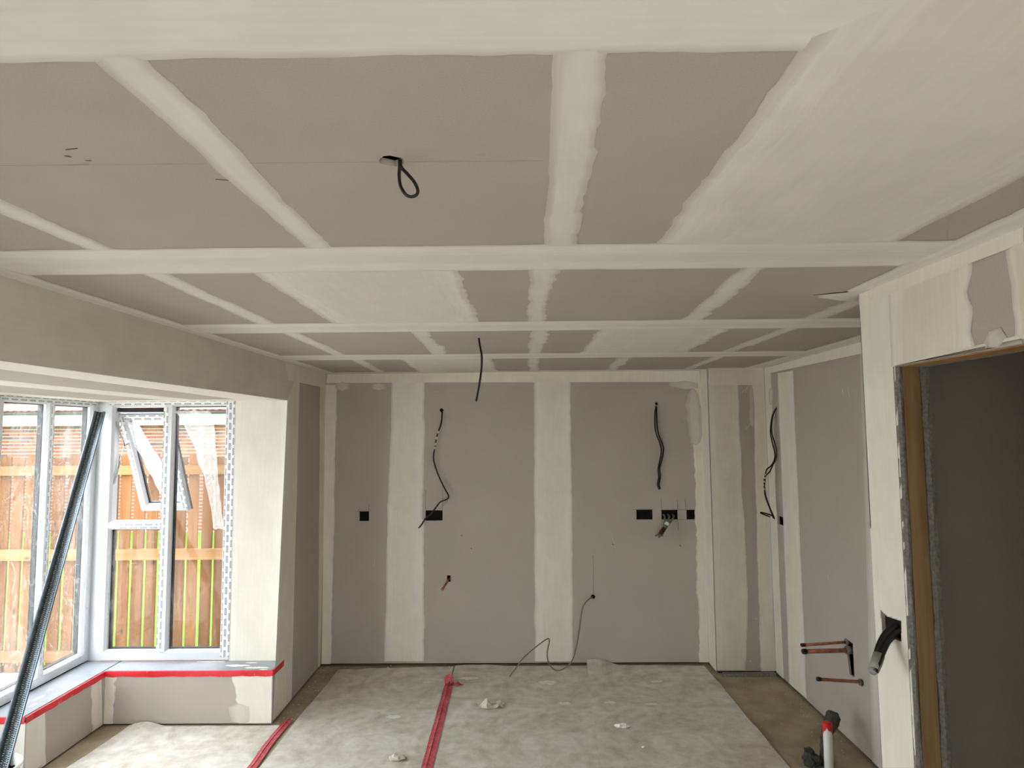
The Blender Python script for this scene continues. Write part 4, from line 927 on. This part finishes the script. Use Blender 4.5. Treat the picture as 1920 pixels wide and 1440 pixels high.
# ---- plaster debris
def lump(pos, size, label, seed, mat='plaster', cat='plaster lump', name='plaster_lump', sub=2):
    bm = bmesh.new(); bmesh.ops.create_icosphere(bm, subdivisions=sub, radius=1.0)
    V = []
    for v in bm.verts:
        p = v.co; k = 1 + .55*noise.noise(p*1.6+Vector((seed, 0, 0))) + .25*noise.noise(p*4+Vector((0, seed, 0)))
        V.append(Vector((p.x*size[0]*k, p.y*size[1]*k, p.z*size[2]*k)))
    F = [tuple(v.index for v in f.verts) for f in bm.faces]; bm.free()
    zm = min(v.z for v in V)
    V = [(v.x+pos[0], v.y+pos[1], v.z-zm+pos[2]) for v in V]
    return thing(name, V, F, mat, label, cat, 'dried plaster debris on the floor')
FZ = .0065
lump((-.725, 3.868, FZ), (.042, .040, .012), 'flat grey lump of dried plaster left of the long red tape', 2)
lump((.640, 4.245, .0095), (.040, .020, .014), 'white plaster lump on the sheet with the curled corner', 7, 'dust')
lump((.725, 3.99, .0095), (.010, .006, .006), 'tiny white plaster crumb in the foreground right of the white lump', 11, 'dust', 'plaster crumb', 'plaster_crumb')
# crumpled paper scrap
V, F = [], []; n = 12
for j in range(n+1):
    for i in range(n+1):
        x, y = i/n-.5, j/n-.5
        h = .052*max(0, 1-abs(x+.10)*5-abs(y)*2.2) + .018*max(0, 1-abs(x-.38)*6) + .008*abs(noise.noise((x*7, y*7, 2)))
        V.append((-.225+x*.20+.01*noise.noise((x*5, y*5, 8)), 4.59+y*.10+.3*h, FZ+.001+h))
for j in range(n):
    for i in range(n): F.append((j*(n+1)+i, j*(n+1)+i+1, (j+1)*(n+1)+i+1, (j+1)*(n+1)+i))
thing('paper_scrap', V, F, 'plaster', 'crumpled pale paper scrap lying right of the long red tape', 'scrap')
# dust stains and crumbs nobody could count
V, F = [], []; q = random.Random(5)
def crumb(x, y, z, s):
    k = len(V); r = [q.uniform(.6, 1.2)*s for _ in range(6)]
    V.extend([(x+r[0], y, z+.3*s), (x, y+r[1], z+.3*s), (x-r[2], y, z+.3*s), (x, y-r[3], z+.3*s), (x, y, z+r[4]), (x, y, z)])
    for a in range(4): b = (a+1) % 4; F.append((k+a, k+b, k+4)); F.append((k+b, k+a, k+5))
for _ in range(230):
    cx_, cy2 = q.uniform(-1.5, 1.45), q.uniform(3.6, 5.33)
    if abs(cx_+.225) < .2 and abs(cy2-4.6) < .15: cx_ += .5
    crumb(cx_, cy2, .0075, q.choice((.0015, .002, .003, .003, .005)))
for _ in range(90): crumb(q.uniform(-1.6, -1.48), q.uniform(4.0, 5.36), .0005, q.uniform(.002, .007))
for _ in range(110): y = q.uniform(3.4, 5.1); crumb(q.uniform(1.88, 1.97) if q.random() < .6 else q.uniform(1.52, 1.9), y, .0005, q.uniform(.0015, .006))
for _ in range(40): crumb(q.uniform(-2.7, -1.65), 4.30+q.uniform(-.05, .01), .004, q.uniform(.002, .006))
for _ in range(40): crumb(q.uniform(-1.6, 1.5), q.uniform(5.33, 5.375), .003, q.uniform(.003, .008))
o = obj('plaster_crumbs', V, F, 'plaster', None, base_of(V)); tag(o, 'scattered small plaster crumbs across the floor', 'debris', None, 'stuff')
for k, (x, y, rx, ry) in enumerate(((.20, 5.00, .085, .05), (-.40, 5.09, .09, .035), (-.24, 4.63, .08, .03), (.30, 4.62, .05, .03), (.62, 4.63, .05, .03), (-.85, 4.42, .06, .03), (-.72, 5.02, .04, .015), (-.62, 5.06, .03, .012), (1.02, 5.0, .06, .03), (.9, 4.6, .05, .02))):
    s_ = smear('dust_patch', x, y, rx, ry, .0125 if x > .5 else .0088, 60+k, fl, 'dust', 40)
# strip of timber left in the gap below the duct boxing
o = box('timber_batten', 1.56, 1.965, 5.115, 5.150, .0, .026, 'gypsum'); tag(o, 'dusty grey batten lying at the foot of the duct boxing', 'batten')

# ---- polythene over the windows
def film(name, f, nu, nv, amp, mat, label, seed):
    V, F = [], []
    for j in range(nv+1):
        for i in range(nu+1):
            u, v = i/nu, j/nv; p = f(u, v)
            V.append(p + Vector((noise.noise((u*6, v*8, seed)), noise.noise((u*6, v*8, seed+5)), noise.noise((u*6, v*8, seed+9))))*amp)
    for j in range(nv):
        for i in range(nu): F.append((j*(nu+1)+i, j*(nu+1)+i+1, (j+1)*(nu+1)+i+1, (j+1)*(nu+1)+i))
    return thing(name, V, F, mat, label, 'plastic sheet', 'polythene on the bay windows', True)
film('plastic_sheet', lambda u, v: Vector((-2.968, 3.665+u*.80+.02*math.sin(v*7), .40+v*1.70)), 24, 50, .010, 'film', 'clear creased polythene taped over the window running towards the camera', 1)
film('plastic_sheet', lambda u, v: Vector((-2.930+u*.03, 3.68+u*.34*(1-v), .40+v*(.55))), 16, 24, .02, 'film', 'gathered loose fold of clear polythene at the lower left of the nearest window', 12)
film('plastic_sheet', lambda u, v: Vector((-2.875+u*.345, 4.512, .44+v*.76)), 20, 30, .006, 'film_soft', 'thin polythene across the lower pane below the opened window', 3)
film('plastic_sheet', lambda u, v: Vector((-2.33+.30*(1-v)**.6*.75+(u-.5)*(.07+.19*v*v), 4.530-.012*math.sin(u*9), 1.235+v*.83)), 14, 40, .012, 'film_milky', 'torn twisted polythene hanging diagonally inside the tall right pane', 5)
film('plastic_sheet', lambda u, v: Vector((-2.44+u*.36, 4.522, .425+v*.45)), 18, 24, .006, 'film_soft', 'thin polythene across the lower part of the tall right pane', 8)
film('plastic_sheet', lambda u, v: fs(-2.80+.20*v+(u-.5)*(.10+.06*v), .06+v*.66, -.004) , 10, 30, .010, 'film_milky', 'bunched polythene stuck inside the open tilted sash', 14)
# ================================================================== OUTDOORS
gr = struct(obj('ground', [(-60, -40, -.26), (40, -40, -.26), (40, 60, -.26), (-60, 60, -.26)], [(0, 1, 2, 3)], 'pale_paving'))
V, F = [], []; q = random.Random(3)
V = [(-22, 6.0, -.20), (4, 6.0, -.20), (4, 14.0, -.20), (-22, 14.0, -.20)]
lawn = struct(obj('lawn', V, [(0, 1, 2, 3)], 'grass'))
for o_ in (gr, lawn): pass

# ---- timber fence beyond the far window
fe = empty('fence', (-5.0, 5.95, -.26), 'tall timber fence of upright boards on three rails outside the bay', 'fence')
FX0, FX1 = -8.3, -1.75; x = FX0; i = 0
bases = []
for k in range(3):
    V = []; top = 1.722 - .012*k; wd = .094+.004*k
    V = boxv(-wd/2, wd/2, 0, .019, 0, top+.24)
    me = bpy.data.meshes.new('fence_board'); me.from_pydata(V, [], BF); me.materials.append(M['fence']); bases.append(me)
while x < FX1:
    o = bpy.data.objects.new('board', bases[i % 3]); COL.objects.link(o); o.parent = fe
    o.location = (x+5.0, .0, .02+R_.uniform(-.008, .004)); o.rotation_euler = (0, R_.uniform(-.004, .004), 0)
    x += .126; i += 1
for z0, z1 in ((1.532, 1.615), (.760, .857), (-.142, -.049)):
    box('rail', FX0, FX1, 5.905, 5.945, z0, z1, 'rail', fe, True)
for px_ in (-7.55, -5.65, -3.76, -1.86):
    box('post', px_-.04, px_+.04, 5.90, 5.975, -.26, 1.70, 'fence', fe, True)

# ---- neighbouring brick bungalow
hs = empty('brick_house', (-9, 14.2, -.26), 'red brick bungalow with white fascia and tiled roof behind the fence', 'house')
YB = 14.0; ZT = 2.115
box('lower_wall', -15.5, -3.0, YB+.002, YB+.3, -.26, ZT-.75, 'brickwall', hs)
box('upper_wall', -15.5, -3.0, YB+.010, YB+.3, ZT-.75, ZT+.4, 'mortar', hs)
bme = bpy.data.meshes.new('brick'); bme.from_pydata(boxv(-.1075, .1075, 0, .05, 0, .061), [], BF); bme.materials.append(M['brick'])
for c in range(10):
    x = -12.1 + (.1125 if c % 2 else 0)
    while x < -5.75:
        o = bpy.data.objects.new('brick', bme); COL.objects.link(o); o.parent = hs
        o.location = (x+9, YB-.2+R_.uniform(-.003, .003)-14.0+14.0-.0, ZT-.75+.075*c+.0045+.26); o.location.y = YB-14.2+R_.uniform(-.004, .002)
        x += .225
box('fascia', -15.6, -2.9, YB-.28, YB-.25, ZT+.03, ZT+.26, 'fascia', hs); box('soffit', -15.6, -2.9, YB-.28, YB+.05, ZT+.0, ZT+.03, 'fascia', hs)
V, F = [], []
for xx in (-15.6, -2.9):
    for k in range(9): a = PI + PI*k/8; V.append((xx, YB-.335+.055*math.cos(a), ZT+.275+.055*math.sin(a)))
for k in range(8): F.append((k, k+1, k+10, k+9))
obj('gutter', V, F, 'gutter', hs)
RA = math.radians(32)
def rp(x, s, n): return Vector((x, YB-.34+s*math.cos(RA)-n*math.sin(RA), ZT+.30+s*math.sin(RA)+n*math.cos(RA)))
V = [rp(-15.6, 0, 0), rp(-2.9, 0, 0), rp(-2.9, 5, 0), rp(-15.6, 5, 0), rp(-15.6, 0, -.08), rp(-2.9, 0, -.08), rp(-2.9, 5, -.08), rp(-15.6, 5, -.08)]
obj('roof_deck', V, BF, 'tile', hs)
tv = []
for i_, (a, b) in enumerate(((0, .0), (.08, .018), (.16, .0), (.24, .018), (.31, .0))): tv.append((a, b))
V = []
for s, n in ((0, .030), (.42, .004), (0, .012), (.42, -.002)):
    for a, b in tv: V.append((a, s*math.cos(RA)-(n+b)*math.sin(RA), s*math.sin(RA)+(n+b)*math.cos(RA)))
F = []
for a in range(4):
    F.append((a, a+1, a+6, a+5)); F.append((10+a+1, 10+a, 15+a, 15+a+1)); F.append((a+1, a, 10+a, 10+a+1))
tme = bpy.data.meshes.new('roof_tile'); tme.from_pydata(V, [], F); tme.materials.append(M['tile'])
for r in range(9):
    x = -12.6
    while x < -5.5:
        o = bpy.data.objects.new('roof_tile', tme); COL.objects.link(o); o.parent = hs
        p = rp(x, r*.34-.03, .008); o.location = (p.x+9, p.y-14.2, p.z+.26); x += .315
